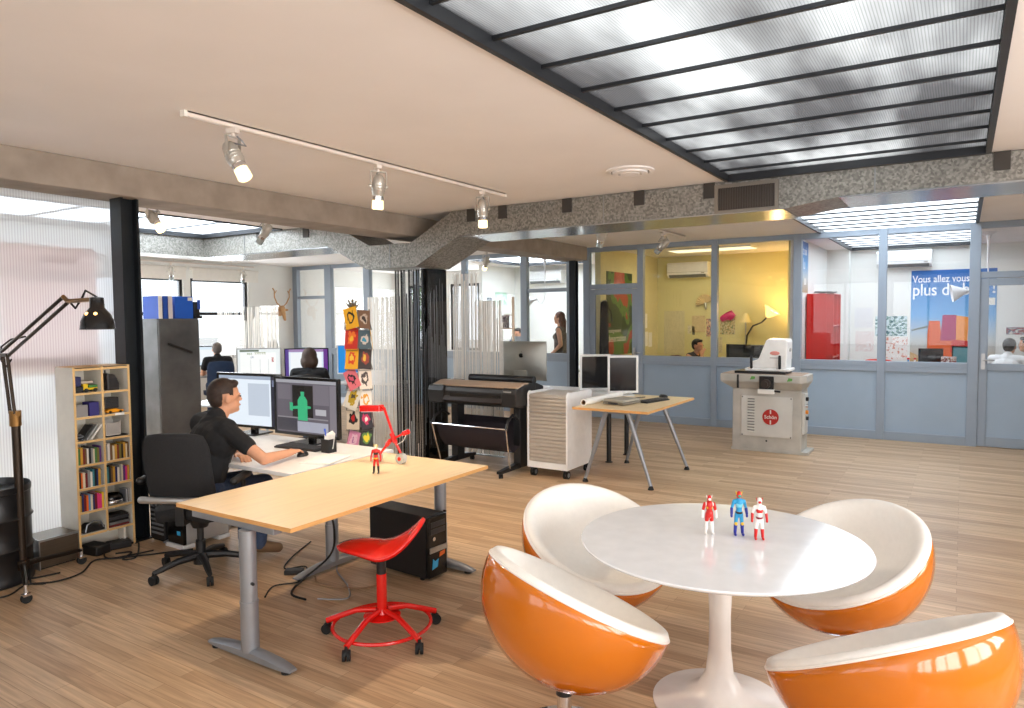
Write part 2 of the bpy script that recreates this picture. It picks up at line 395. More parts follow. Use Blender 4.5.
# exterior windows of the long studio wall (black steel frames with glass)
def ext_window(name, y0, y1, mid):
    f = MB(); t = .06
    for a,b_,c,d in ((y0,y0+t,.92,2.52),(y1-t,y1,.92,2.52),(y0,y1,.92,.98),(y0,y1,2.46,2.52),(y0,y1,mid-.03,mid+.03)): f.box(-12.8,-12.74,a,b_,c,d)
    w = struct(f.build(name, M_dark, smooth=0))
    MB().box(-12.775,-12.765,y0+.05,y1-.05,.97,2.47).build('pane', M_glass, w, smooth=0)
for i,(a,b_) in enumerate(LW): ext_window('window_%d'%(20+i), a, b_, 1.83)
for i,(a,b_) in enumerate(RW):
    f = MB()
    for q in ((a,a+.06,.7,2.75),(b_-.06,b_,.7,2.75),(a,b_,.7,.76),(a,b_,2.69,2.75),((a+b_)/2-.03,(a+b_)/2+.03,.7,2.75)): f.box(q[0],q[1],-3.15,-3.09,q[2],q[3])
    w = struct(f.build('window_%d'%(30+i), M_dark, smooth=0))
    MB().box(a+.05,b_-.05,-3.125,-3.115,.75,2.7).build('pane', M_glass, w, smooth=0)
for i,(a,b_) in enumerate(SW):
    f = MB()
    for q in ((a,a+.06,.7,2.75),(b_-.06,b_,.7,2.75),(a,b_,.7,.76),(a,b_,2.69,2.75),((a+b_)/2-.03,(a+b_)/2+.03,.7,2.75)): f.box(3.26,3.32,q[0],q[1],q[2],q[3])
    w = struct(f.build('window_%d'%(60+i), M_dark, smooth=0))
    MB().box(3.285,3.295,a+.05,b_-.05,.75,2.7).build('pane', M_glass, w, smooth=0)
for i,(a,b_) in enumerate(((-12.3,-11.1),(-10.9,-9.2))):
    f = MB()
    for q in ((a,a+.06,.9,2.55),(b_-.06,b_,.9,2.55),(a,b_,.9,.96),(a,b_,2.49,2.55),((a+b_)/2-.03,(a+b_)/2+.03,.9,2.55)): f.box(q[0],q[1],14.3,14.36,q[2],q[3])
    w = struct(f.build('window_%d'%(40+i), M_dark, smooth=0))
    MB().box(a+.05,b_-.05,14.325,14.335,.95,2.5).build('pane', M_glass, w, smooth=0)
# roller blind boxes above the two studio windows
for (y0,y1),nm in (((7.1,8.2),'half-rolled cream blind above the narrower studio window'),((8.3,9.85),'half-rolled cream blind above the wider studio window by the antlers')):
    t = thing('roller_blind', nm, 'blind', (-12.62,(y0+y1)/2,2.5), 0, 'roller blinds on the studio windows'); hw = (y1-y0)/2
    MB().cyl((0,-hw,.2),(0,hw,.2),.035,n=14).build('roller', M_cream, t)
    MB().box(.03,.035,-hw+.02,hw-.02,-.02,.2).build('fabric', M_cream, t, smooth=0)

# ground and planting outside
struct(MB().box(-15.5,20,14.45,45,-.12,-.02).build('ground_outside', mat('lawn',(96,120,64),.9,noise=.3,scale=3), smooth=0))
struct(MB().box(-40,-12.9,-20,14.44,-.12,-.02).box(-60,-15.51,14.44,45,-.12,-.02).build('ground_street', mat('paving',(196,192,186),.9,noise=.1,scale=2), smooth=0))
M_leaf = mat('leaf_green', (120,150,70), .7, noise=.4, scale=9); M_bark = mat('bark', (80,64,50), .9)
for (x,y,h,s,l) in ((-16.6,18.5,3.0,1.5,'leafy green tree outside the meeting room, beyond its outer window'),(-13.6,22.5,2.6,1.4,'leafy green tree outside the meeting room, behind the middle pane'),(-10.6,18.6,2.8,1.3,'leafy green tree outside the meeting room, closest to the striped screen')):
    t = thing('tree', l, 'tree', (x,y,-.02), 0, 'trees outside the meeting room')
    MB().cyl((0,0,0),(.1,0,h*.7),.11,.07,10).build('trunk', M_bark, t)
    b = MB()
    for k in range(420):
        a, e, rr = random.uniform(0,2*pi), random.uniform(-1,1), random.uniform(.45,1)**.6*s
        p = Vector((rr*cos(a)*math.sqrt(1-e*e), rr*sin(a)*math.sqrt(1-e*e), h*.75+rr*e*.9)); q = .16
        d1 = Vector((random.gauss(0,1),random.gauss(0,1),random.gauss(0,.6))).normalized()*q; d2 = d1.orthogonal().normalized()*q*.5
        b.add([tuple(p-d1),tuple(p+d2),tuple(p+d1),tuple(p-d2)],[(0,1,2,3)])
    b.build('crown', M_leaf, t, smooth=0)
# ------------------------------------------------------------------ roof lights
def skylight(name, x0, x1, y0, y1, pitch, phase, label, pm=None):
    f = MB(); t = .07; z0, z1 = CE-.015, CE+.06
    f.box(x0-.025,x0+.005,y0,y1,z0,z1).box(x1-.0,x1+.035,y0,y1,z0,z1).box(x0,x1,y0-.04,y0+.02,z0,z1).box(x0,x1,y1-.02,y1+.03,z0,z1)
    w = struct(f.build(name, M_dark, smooth=0), label)
    y = y0+phase
    while y < y1-.05:
        MB().box(x0,x1,y-.010,y+.010,CE+.024,CE+.042).build('glazing_bar', M_dark, w, smooth=0); y += pitch
    MB().box(x0,x1,y0,y1,CE+.043,CE+.051).build('pane', pm or M_skyl2, w, smooth=0)
skylight('window_1', -1.72, .11, -2.3, 6.17, .418, .27, 'dark framed roof light of ribbed panes over the round table', M_skyl)
skylight('window_2', -1.72, .11, 6.86, 14.15, .418, .2, 'roof light running over the glazed office wall')
skylight('window_3', -9.05, -7.43, .2, 6.17, .8, .5, 'roof light over the studio desks')
skylight('window_4', -8.4, -6.8, 11.1, 13.7, .5, .3, 'roof light over the white meeting room')

# ------------------------------------------------------------------ concrete beam, steel columns, polycarbonate wall
struct(MB().box(-5.75,-5.3,-3.05,10.69,2.645,CE).build('beam', M_conc, bevel=.008, smooth=0))
def column(name, x0, x1, y0, y1, z1):
    b = MB(); t = .02
    b.box(x0,x1,y0,y0+t,0,z1).box(x0,x1,y1-t,y1,0,z1).box((x0+x1)/2-t,(x0+x1)/2+t,y0+t,y1-t,0,z1).box(x0-.02,x1+.02,y0-.02,y1+.02,0,.012)
    return struct(b.build(name, M_steel, smooth=0))
column('column', -5.53, -5.38, 2.98, 3.12, 2.645)
b = MB().box(-5.36,-5.27,6.46,6.83,0,2.29)
struct(b.build('column', mat('black_column_lacquer',(8,9,10),.08), bevel=.004, smooth=0))
column('column', -5.57, -5.46, 10.56, 10.68, 2.645)
w = struct(MB().box(-5.66,-5.65,-3.05,3.2,0,2.645).build('wall_polycarbonate', M_wallpoly, smooth=0), 'ribbed translucent polycarbonate wall behind the bookshelf')
struct(MB().box(-5.68,-5.62,-3.05,3.2,0,.04).build('trim_polycarbonate', M_dark, smooth=0))

# ------------------------------------------------------------------ glazed office wall on y = GW
def bay(n, x0, x1, frame=M_bluefr, panel=True, transom=None):
    """one bay: posts are separate trims; frame with sill, glass and a lower panel"""
    f = MB(); y0, y1 = GW, GW+.07
    f.box(x0,x1,y0,y1,2.79,CE).box(x0,x1,y0-.01,y1,1.0,1.075)
    if transom: f.box(x0,x1,y0,y1,transom[0],transom[1])
    f.box(x0,x1,y0-.012,y1,0,.115)
    f.box(x0,x1,y0-.008,y1,.935,1.0)
    w = struct(f.build('window_%d'%n, frame, bevel=.004, smooth=0))
    if panel: MB().box(x0,x1,y0+.018,y0+.05,.115,.935).build('lower_panel', M_blue, w, smooth=0)
    MB().box(x0,x1,y0+.03,y0+.038,1.075,2.79).build('pane', M_glass, w, smooth=0)
def post(n, x0, x1):
    struct(MB().box(x0,x1,GW-.015,GW+.085,0,CE).build('trim_%d'%n, M_bluefr, bevel=.004, smooth=0))
for i,(a,b_) in enumerate(((-5.45,-5.335),(-4.477,-4.374),(-3.27,-3.177),(-2.08,-1.97),(-.985,-.885),(.055,.175),(1.17,1.29),(-12.7,-12.56),(-11.69,-11.5),(-10.54,-10.37),(-9.2,-9.1),(-8.01,-7.91),(-6.7,-6.57),(-5.77,-5.65))): post(i+1,a,b_)
for i,(a,b_) in enumerate(((-4.374,-3.27),(-3.177,-2.08),(-1.97,-.985),(-.885,.055),(1.29,3.2))): bay(5+i,a,b_)
for i,(a,b_,t) in enumerate(((-12.56,-11.69,(2.147,2.213)),(-11.5,-10.54,None),(-10.37,-9.2,None),(-9.1,-8.01,None),(-7.91,-6.7,None),(-6.57,-5.77,(2.147,2.213)))): bay(10+i,a,b_,transom=t)
def glazed_door(n, x0, x1, zt, hx, low=True):
    y0, y1 = GW+.005, GW+.055
    f = MB(); s = .095
    f.box(x0,x0+s,y0,y1,.01,zt).box(x1-s,x1,y0,y1,.01,zt).box(x0+s,x1-s,y0,y1,zt-.09,zt).box(x0+s,x1-s,y0,y1,.01,.13).box(x0+s,x1-s,y0,y1,.985,1.075)
    d = struct(f.build('door_%d'%n, M_bluefr, bevel=.004, smooth=0))
    MB().box(x0+s,x1-s,y0+.018,y0+.04,.13,.985).build('lower_panel', M_blue, d, smooth=0)
    MB().box(x0+s,x1-s,y0+.02,y0+.028,1.075,zt-.09).build('pane', M_glass, d, smooth=0)
    h = MB().box(hx-.02,hx+.02,y0-.012,y0,1.0,1.2).cyl((hx,y0-.05,1.12),(hx,y0,1.12),.01,n=10).cyl((hx-.005,y0-.05,1.12),(hx+.12,y0-.05,1.12),.011,n=10)
    h.build('handle', M_alu, d)
    f = MB().box(x0-.005,x1+.005,GW,GW+.07,zt+.005,zt+.085).box(x0-.005,x1+.005,GW,GW+.07,2.79,CE)
    w = struct(f.build('window_%d'%(50+n), M_bluefr, bevel=.004, smooth=0))
    MB().box(x0,x1,GW+.03,GW+.038,zt+.085,2.79).build('pane', M_glass, w, smooth=0)
glazed_door(1, -5.335, -4.477, 2.165, -4.53)
glazed_door(2, .175, 1.17, 2.155, .225)

# ------------------------------------------------------------------ galvanised air duct
top = [(-9.5,2.863),(-6.52,2.863),(-5.92,2.567),(-5.28,2.565),(-4.70,2.863),(3.19,2.863)]
bot = [(3.19,2.65),(-.85,2.65),(-1.25,2.595),(-4.62,2.592),(-5.22,2.294),(-5.98,2.294),(-6.58,2.592),(-9.5,2.595)]
t = thing('air_duct', 'mottled galvanised steel air duct dipping under the concrete beam', 'air duct', (-5.6,6.2,2.294))
def L(poly): return [(x+5.6, z-2.294) for x,z in poly]
MB().prism(L(top+bot), 0, .63, 'xz').build('duct_body', M_galv, t, smooth=0)
MB().box(-3.95,-3.5,-6.0,-.001,.305,.568).build('side_branch', M_galv, t, smooth=0)
b = MB().box(3.76,4.29,-.02,-.002,.30,.325).box(3.76,4.29,-.02,-.002,.515,.545).box(3.76,3.79,-.02,-.002,.325,.515).box(4.26,4.29,-.02,-.002,.325,.515)
g = b.build('vent_grille', mat('grille_frame',(140,132,122),.4,metal=.6), t, smooth=0)
b = MB()
for k in range(22): b.box(3.80+k*.021,3.808+k*.021,-.012,-.004,.325,.515)
b.box(3.79,4.26,-.004,-.0015,.325,.515)
b.build('slats', mat('grille_slats',(86,78,72),.4,metal=.6), g, smooth=0)
for x in (-4.45,-4.05,-3.3,-2.55,-1.9,.2,1.1,-7.0,-7.9):
    MB().box(x+5.56,x+5.66,-.012,.0,.44,.572).build('hanger_clip', mat('hanger_steel',(70,66,62),.5,metal=.5), t, smooth=0)
for x in (-2.9,-.6,-5.6,-8.2):
    zz = 0 if abs(x+5.6)<.3 else .30 if x<-1 else .357
    MB().box(x+5.595,x+5.605,-.006,.0,zz,zz+.26 if zz else .27).build('seam', mat('seam_steel',(150,152,152),.35,metal=.7), t, smooth=0)
for x0,x1,z in ((-1.0+.15,3.1,2.65),(-4.6,-1.27,2.594),(-9.0,-6.6,2.594)):
    MB().box(x0+5.6,x1+5.6,-.008,.64,z-2.294-.008,z-2.294+.004).build('bottom_flange', mat('bright_zinc',(176,178,180),.22,metal=.85), t, smooth=0)

# ceiling air diffusers
def diffuser(x, y, r, label):
    t = thing('ceiling_diffuser', label, 'vent', (x,y,CE), 0, 'round ceiling vents')
    MB().lathe([(r,-.002),(r,-.012),(r*.82,-.02),(r*.8,-.004)],40).build('outer_ring', M_ceil, t)
    MB().lathe([(r*.74,-.004),(r*.72,-.03),(r*.5,-.034),(r*.48,-.004)],40).build('inner_ring', M_ceil, t)
    MB().lathe([(r*.42,-.004),(r*.4,-.035),(0,-.038)],32).build('disc', M_ceil, t)
    MB().lathe([(r*.95,-.003),(r*.95,-.006),(0,-.006)],32).build('recess_shade', mat('vent_shade_grey',(110,100,92),.8), t)  # grey disc standing in for the shade inside the vent recess
diffuser(-2.25, 5.3, .19, 'round white ceiling vent beside the roof light over the round table')
diffuser(-1.95, 8.9, .17, 'round white ceiling vent close to the roof light over the glazed offices')
diffuser(-6.75, 4.35, .22, 'round white ceiling vent just past the concrete beam')
diffuser(-10.1, 7.9, .2, 'round white ceiling vent in front of the studio windows')

# ------------------------------------------------------------------ track spotlights
M_trk = mat('track_white', (228,218,208), .4)
M_lampw = mat('cast_white_metal', (196,192,184), .3, metal=.55)
M_spotg = emis('lit_spot_glass', (255,226,170), 2.6)
M_spotoff = mat('unlit_spot_glass', (170,180,180), .08, metal=.2)
def track(x, y0, y1, label, drop=0):
    t = thing('light_track', label, 'track', (x,(y0+y1)/2,CE-drop), 0, 'ceiling light tracks'); h = (y1-y0)/2
    if drop:
        for q in (-h*.7,0,h*.7): MB().cyl((0,q,-.01),(0,q,drop),.006,n=8).build('hanger_rod', M_trk, t)
    b = MB().box(-.018,-.006,-h,h,-.03,0).box(.006,.018,-h,h,-.03,0).box(-.018,.018,-h,h,-.008,0)
    b.build('rail', M_trk, t, smooth=0)
    for q in (-h-.02,h): MB().box(-.02,.02,q,q+.02,-.034,0).build('end_cap', M_cream, t, smooth=0)
def spot(x, y, z, rz, tilt, label, lit=True, watts=0, s=1.0, track_z=None):
    t = thing('spotlight', label, 'spotlight', (x,y,z), rz, 'track spotlights')
    MB().box(-.02,.02,-.035,.035,-.03,0).cyl((0,0,-.05),(0,0,-.03),.012,n=10).build('adapter', M_trk, t, bevel=.003, smooth=30)
    y_ = MB(); w = .055
    y_.box(-w-.004,-w,-.011,.011,-.17,-.046).box(w,w+.004,-.011,.011,-.17,-.046).box(-w,w,-.011,.011,-.052,-.046)
    y_.cyl((-w-.014,0,-.155),(-w,0,-.155),.014,n=10).cyl((w,0,-.155),(w+.014,0,-.155),.014,n=10)
    y_.build('yoke', M_lampw, t)
    M = TR(0,0,-.155) @ ROT('X', tilt)
    b = MB(); b.T = M
    b.lathe([(.012,.085),(.03,.078),(.043,.055),(.047,.02),(.047,-.05),(.044,-.055),(.044,-.07)],24)
    for k in range(3): b.lathe([(.049,.012-k*.02),(.051,.008-k*.02),(.049,.004-k*.02)],24)
    b.build('lamp_body', M_lampw, t)
    b = MB(); b.T = M
    b.lathe([(.041,-.07),(.042,-.10)],24)
    b.build('socket_ring', M_chrome, t)
    b = MB(); b.T = M
    b.lathe([(.040,-.10),(.043,-.16),(.034,-.168),(0,-.168)],24)
    b.build('lens', M_spotg if lit else M_spotoff, t)
    b = MB().tube([(0,.03,-.05),(.01,.07,-.08),(.0,.09,-.11),tuple(M @ Vector((0,.035,.06)))],.005,6)
    b.build('cable', M_greymet, t)
    if watts:
        l = bpy.data.lights.new('spot_beam','SPOT'); l.energy = watts; l.color = (1,.80,.58); l.spot_size = rad(95); l.spot_blend = .8; l.shadow_soft_size = .04
        q = bpy.data.objects.new('spot_beam', l); COL.objects.link(q); q.parent = t
        q.matrix_local = M @ TR(0,0,-.18)
    return t
track(-3.65, 2.40, 5.62, 'long white light track on the ceiling carrying three lit spotlights')
TZ = CE-.03
spot(-3.65, 2.70, TZ, 285, 30, 'lit white spotlight nearest the camera on the long track, tilted', True, 100)
spot(-3.65, 3.93, TZ, 60, 10, 'lit white spotlight in the middle of the long ceiling track', True, 100)
spot(-3.65, 5.27, TZ, 20, 4, 'lit white spotlight at the far end of the long track, before the duct', True, 90)
track(-3.45, 7.2, 10.1, 'short white light track between the air duct and the yellow office window')
spot(-3.65, 7.75, TZ, 40, 38, 'unlit spotlight hanging under the air duct, in front of the glazed door', False)
spot(-3.45, 9.3, TZ, 80, 50, 'unlit spotlight in front of the yellow office window, pointing sideways', False)
spot(-6.5, 3.9, TZ, 285, 40, 'lit spotlight just past the black steel column and concrete beam', True, 60)
spot(-6.5, 5.2, TZ, 110, 38, 'unlit spotlight hanging in front of the duct past the concrete beam', False)
track(-12.3, 6.0, 9.5, 'white light track hung along the studio windows', .08)
spot(-12.3, 7.7, CE-.11, 60, 10, 'pale spotlight in front of the narrower studio window', False)
spot(-12.3, 9.25, CE-.11, 60, 38, 'pale tilted spotlight in front of the wider studio window', False)
spot(-7.0, 10.2, TZ, 60, 30, 'lit spotlight in front of the white meeting room glass, past the duct', True, 30)

# ------------------------------------------------------------------ birch desk (front)
def t_leg(parent, x, y, z_top, half, along='x', r=.045):
    """T-foot leg: round pole on a rounded bar foot"""
    p = MB().cyl((x,y,.05),(x,y,.30),r,n=24).cyl((x,y,.30),(x,y,z_top),r*.93,n=24)
    p.lathe([(r+.002,.295),(r+.002,.305)],24,(x,y,0))
    leg = p.build('leg', M_greymet, parent)
    f = MB(); n = 14; w = .035
    def prof(u):
        a = abs(u*2-1); return .03+.035*(1-a**2.2)
    f.grid(lambda u,v:(0,0,0), 2, 2) if False else None
    vs = []; fs = []
    for i in range(n+1):
        u = i/n; s = -half+2*half*u; h = prof(u); ww = w*(1-.35*abs(u*2-1)**6)
        for (q,z) in ((-ww,.018),(ww,.018),(ww,h*.8),(ww*.55,h),(-ww*.55,h),(-ww,h*.8)):
            vs.append((x+s,y+q,z) if along=='x' else (x-q,y+s,z))
    for i in range(n):
        for j in range(6): fs.append((i*6+j,i*6+(j+1)%6,(i+1)*6+(j+1)%6,(i+1)*6+j))
    fs += [tuple(range(5,-1,-1)), tuple(range(n*6,n*6+6))]
    f.add(vs, fs); f.build('foot', M_greymet, leg, smooth=50)
    for s in (-1,1):
        q = s*(half-.05)
        (MB().cyl((x+q,y,0),(x+q,y,.02),.026,n=14) if along=='x' else MB().cyl((x,y+q,0),(x,y+q,.02),.026,n=14)).build('glide', M_rubber, leg)
    MB().cyl((x+r*.8,y-.01,.40) if along=='x' else (x,y+r*.8,.4),(x+r*1.25,y-.015,.40) if along=='x' else (x,y+r*1.25,.4),.008,n=8).build('screw', M_black, leg)
    return leg
t = thing('birch_desk', 'large birch-topped desk on silver T-legs with a red lamp on it', 'desk', (-3.14,3.08,0))
X0,X1,Y0,Y1 = -.46,.46,-.84,.82
b = MB().box(X0,X1,Y0,Y1,.700,.722); b.build('tabletop', M_ply, t, bevel=.002, smooth=0)
b = MB().box(X0-.0015,X0,Y0,Y1,.7005,.7215).box(X1,X1+.0015,Y0,Y1,.7005,.7215).box(X0,X1,Y0-.0015,Y0,.7005,.7215).box(X0,X1,Y1,Y1+.0015,.7005,.7215)
b.build('edge_banding', M_plyx, t, smooth=0)
b = MB().box(-.33,.33,Y0+.005,Y0+.055,.665,.70).box(-.33,.33,Y1-.12,Y1-.07,.665,.70).box(-.04,.04,Y0+.05,Y1-.1,.662,.70)
b.build('frame', M_greymet, t, bevel=.003, smooth=0)
t_leg(t, .13, Y0+.005, .665, .32); t_leg(t, .13, Y1-.10, .665, .28)

# ------------------------------------------------------------------ white desk behind it
t = thing('white_desk', 'white-topped desk with two large black monitors and the man in black', 'desk', (-4.42,3.52,0))
MB().box(-.80,.79,-.47,.50,.695,.722).build('tabletop', M_lam, t, bevel=.003, smooth=0)
MB().box(-.7,.74,-.04,.04,.655,.695).build('frame', M_greymet, t, bevel=.003, smooth=0)
t_leg(t, .775, -.12, .66, .33, 'y'); t_leg(t, -.68, -.12, .66, .33, 'y')

def monitor(name, label, loc, rz, w, h, bez, body, screen, standh, group=None, depth=.045, chin=0, stand='slab', tilt=0):
    """flat monitor; origin on the desk under the panel; screen faces local -y"""
    t = thing(name, label, 'monitor', loc, rz, group)
    z0 = standh; M = TR(0,0,z0+h/2) @ ROT('X', tilt) @ TR(0,0,-z0-h/2)
    b = MB(); b.T = M; b.box(-w/2,w/2,0,depth*.55,z0,z0+h).box(-w*.36,w*.36,depth*.5,depth*1.2,z0+h*.2,z0+h*.8)
    b.build('housing', body, t, bevel=.005, smooth=0)
    b = MB(); b.T = M
    b.box(-w/2,w/2,-.008,0,z0+h-bez,z0+h).box(-w/2,w/2,-.008,0,z0,z0+bez+chin).box(-w/2,-w/2+bez,-.008,0,z0+bez+chin,z0+h-bez).box(w/2-bez,w/2,-.008,0,z0+bez+chin,z0+h-bez)
    b.build('bezel', body, t, smooth=0)
    b = MB(); b.T = M; b.box(-w/2+bez,w/2-bez,-.003,-.0005,z0+bez+chin,z0+h-bez)
    s = b.build('screen', screen, t, smooth=0)
    if stand == 'slab':
        MB().box(-.05,.05,depth*1.1,depth*1.1+.03,.015,z0+h*.45).build('stand', body, t, bevel=.004, smooth=0)
        MB().lathe([(.14,0),(.14,.008),(.12,.016),(0,.018)],32,(0,depth+.0,0)).build('base', body, t)
    elif stand == 'foot':
        MB().box(-.035,.035,depth,depth+.03,.012,z0+h*.4).build('stand', body, t, bevel=.004, smooth=0)
        MB().box(-.13,.13,-.07,.15,0,.014).build('base', body, t, bevel=.005, smooth=0)
    def ui(parts):
        for nm, x0,x1,y0,y1, m in parts:
            q = MB(); q.T = M
            W_, H_ = w-2*bez, h-2*bez-chin
            q.box(-w/2+bez+W_*x0, -w/2+bez+W_*x1, -.0042, -.003, z0+bez+chin+H_*y0, z0+bez+chin+H_*y1)
            q.build(nm, m, s, smooth=0)
    return t, ui, s, M
U = lambda c, s=.75: emis('ui_%d_%d_%d_%d'%(*c,int(s*100)), c, s)
t, ui, scr, M = monitor('wide_monitor', 'large black monitor showing dark editing software and a green bottle', (-4.40,3.86,.722), 0, .74, .47, .022, M_blackg, U((104,98,108)), .06, 'black monitors on the white desk', stand='foot')
ui([('title_bar',0,1,.94,1,U((176,176,184))),('tool_strip',0,.02,0,.94,U((84,80,90))),('viewport',.28,.62,.30,.90,U((14,10,12))),
    ('side_panel',.63,.88,.55,.92,U((126,120,130))),('panel_row',.66,.83,.36,.47,U((196,194,200))),('history_panel',.89,.995,.06,.92,U((136,130,140))),
    ('timeline',.02,.35,.03,.27,U((66,64,74))),('timeline_tracks',.36,.86,.03,.22,U((178,180,196))),('track_header',.02,.86,.27,.295,U((150,146,152))),('file_list',.03,.25,.62,.9,U((120,114,124)))])
b = MB(); b.T = M @ TR(-.035,-.0045,.29)
b.prism([(-.055,-.105),(.055,-.105),(.055,.055),(.03,.085),(.018,.09),(.02,.125),(-.02,.125),(-.018,.09),(-.03,.085),(-.055,.055)],-.0008,0,'xz')
b.prism([(-.13,.0),(-.055,.01),(-.055,-.015),(-.12,-.02)],-.0008,0,'xz').prism([(-.15,-.03),(-.115,-.035),(-.112,.03),(-.15,.035)],-.0008,0,'xz')
b.prism([(.055,-.01),(.095,-.005),(.095,.01),(.055,.015)],-.0008,0,'xz')
b.build('green_bottle', U((52,190,132),.8), scr, smooth=0)
t, ui, scr, M = monitor('wide_monitor', 'large black monitor beside the man\'s head, showing a pale page', (-5.20,3.93,.722), 6, .74, .47, .022, M_blackg, U((226,236,246),.95), .06, 'black monitors on the white desk', stand='foot')
ui([('sidebar',.88,1,0,1,U((38,40,58))),('icons',.90,.95,.80,.93,U((150,160,190))),('page_header',0,.88,.93,1,U((170,184,206))),('text_block',.5,.85,.2,.85,U((210,222,238)))])
# keyboard, mouse, cup, paper on the white desk
def keyboard(label, loc, rz, m, mk, grp=None):
    t = thing('keyboard', label, 'keyboard', loc, rz, grp)
    MB().box(-.215,.215,-.075,.075,0,.014).build('case', m, t, bevel=.004, smooth=0)
    b = MB()
    for r in range(5):
        for k in range(15): b.box(-.205+k*.0273,-.205+k*.0273+.023,-.066+r*.027,-.066+r*.027+.023,.014,.020)
    b.build('keys', mk, t, smooth=0)
    return t
keyboard('dark keyboard under the monitor with the green bottle', (-4.28,3.70,.722), 4, M_black, mat('dark_key',(52,52,56),.5))
def mouse(label, loc, rz, m):
    t = thing('computer_mouse', label, 'mouse', loc, rz)
    MB().grid(lambda u,v:(.031*cos(2*pi*u)*sin(pi*v/2)*(1-.12*sin(2*pi*u)), .055*sin(2*pi*u)*sin(pi*v/2), .034*cos(pi*v/2)**.7), 24, 8, True).build('shell', m, t)
    MB().cyl((-.004,.03,.026),(.004,.03,.026),.008,n=10).build('wheel', M_black, t)
    return t
mouse('black mouse under the hand of the man in black', (-4.035,3.50,.722), 10, M_black)
t = thing('pen_cup', 'black square pen cup at the corner of the white desk', 'cup', (-3.98,3.70,.722))
b = MB()
for q in ((-.04,.04,-.04,-.035),(-.04,.04,.035,.04),(-.04,-.035,-.035,.035),(.035,.04,-.035,.035)): b.box(q[0],q[1],q[2],q[3],.004,.10)
b.box(-.04,.04,-.04,.04,0,.005).build('cup_body', M_black, t, smooth=0)
o = MB().cyl((0,0,0),(.0,.0,.15),.005,n=8).cyl((0,0,.15),(0,0,.17),.007,n=8).build('blue_pen', mat('blue_plastic',(30,80,200),.4)); tag(o,'blue pen standing in the black pen cup','pen'); o.location = (-3.99,3.705,.728); o.rotation_euler = (.1,-.1,0)
o = MB().add([(-.035,0,0),(.035,.01,0),(.045,.03,.11),(.01,.05,.13),(-.04,.02,.10)],[(0,1,2,3,4)]).build('paper_note', M_paper, solid=.002, smooth=0); tag(o,'crumpled white note poking out of the pen cup','paper'); o.location=(-3.965,3.68,.75); o.rotation_euler=(0,0,.3)
for k,(dx,dy,rz,l) in enumerate(((0,0,0,'lower sheet of the white paper stack beside the birch desk'),(.015,.01,5,'upper sheet of the white paper stack beside the birch desk'))):
    o = MB().box(-.105,.105,-.148,.148,0,.006).build('paper_stack', M_paper, smooth=0); tag(o,l,'paper','papers on the white desk'); o.location=(-3.77+dx,3.46+dy,.7225+k*.0065); o.rotation_euler=(0,0,rad(12+rz))
# brown leather pad/phone seen between the man and his chair
t = thing('desk_phone', 'tan and grey desk phone leaning beside the man\'s chair back', 'phone', (-5.02,3.38,.722), 30)
MB().prism([(-.08,0),(.08,0),(.06,.05),(-.08,.12)],-.09,.09,'yz').build('phone_body', mat('phone_grey',(120,112,100),.5), t, bevel=.006, smooth=0)
MB().cap((-.06,-.07,.12),(-.06,.07,.11),.02).build('handset', mat('phone_tan',(150,110,70),.5), t)

# ------------------------------------------------------------------ PC towers
t = thing('computer_tower', 'black computer tower under the far end of the birch desk', 'computer', (-3.16,3.62,0), -4)
MB().box(-.27,.26,-.09,.09,.02,.43).build('case', M_black, t, bevel=.008, smooth=0)
MB().box(.26,.285,-.088,.088,.025,.425).build('front_panel', M_blackg, t, bevel=.006, smooth=0)
MB().box(.285,.29,-.08,.08,.19,.225).build('silver_strip', M_alu, t, smooth=0)
MB().box(.285,.288,-.07,.07,.31,.345).box(.285,.288,-.07,.07,.355,.39).build('drive_bay', mat('drive_grey',(46,46,50),.3), t, smooth=0)
MB().cyl((.285,-.04,.28),(.29,-.04,.28),.013,n=14).build('power_button', M_chrome, t)
MB().prism([(-.06,.08),(-.01,.09),(.0,.14),(-.03,.13),(-.05,.15)],.286,.289,'yz').build('badge_sticker', mat('sticker_cyan',(60,170,220),.4), t, smooth=0)
MB().prism([(.01,.15),(.06,.16),(.065,.185),(.015,.18)],.286,.289,'yz').build('orange_sticker', mat('sticker_orange',(230,110,40),.4), t, smooth=0)
MB().box(-.24,-.2,-.0905,-.09,.05,.075).build('label_sticker', M_paper, t, smooth=0)
b = MB()
for x in(-.2,.2):
    for y in (-.06,.06): b.cyl((x,y,0),(x,y,.022),.016,n=10)
b.build('rubber_feet', M_rubber, t)
t = thing('computer_tower', 'pale silver computer tower with a black front, under the white desk', 'computer', (-4.98,3.27,0), 0)
MB().box(-.10,.10,-.16,.20,.03,.45).build('case', mat('pale_silver_case',(186,184,182),.35,metal=.5), t, bevel=.006, smooth=0)
MB().box(-.10,.10,-.185,-.16,.03,.45).build('front_panel', M_blackg, t, bevel=.004, smooth=0)
MB().box(-.085,.085,-.19,-.185,.30,.34).box(-.085,.085,-.19,-.185,.36,.40).build('drive_bay', M_dark, t, smooth=0)
MB().box(.02,.06,-.1875,-.185,.10,.13).build('blue_badge', mat('sticker_cyan',(60,170,220),.4), t, smooth=0)
for q in (-.2,.1): MB().box(-.115,.115,q,q+.1,0,.03).build('stand_foot', M_lam, t, bevel=.004, smooth=0)
t = thing('computer_tower', 'dark computer tower beside the black steel column, under the white desk', 'computer', (-5.24,3.30,0), 0)
MB().box(-.10,.10,-.2,.22,.02,.43).build('case', M_black, t, bevel=.006, smooth=0)
b = MB()
for k in range(9): b.box(-.08,.08,-.204,-.2,.06+k*.035,.075+k*.035)
b.build('front_slats', M_greymet, t, smooth=0)
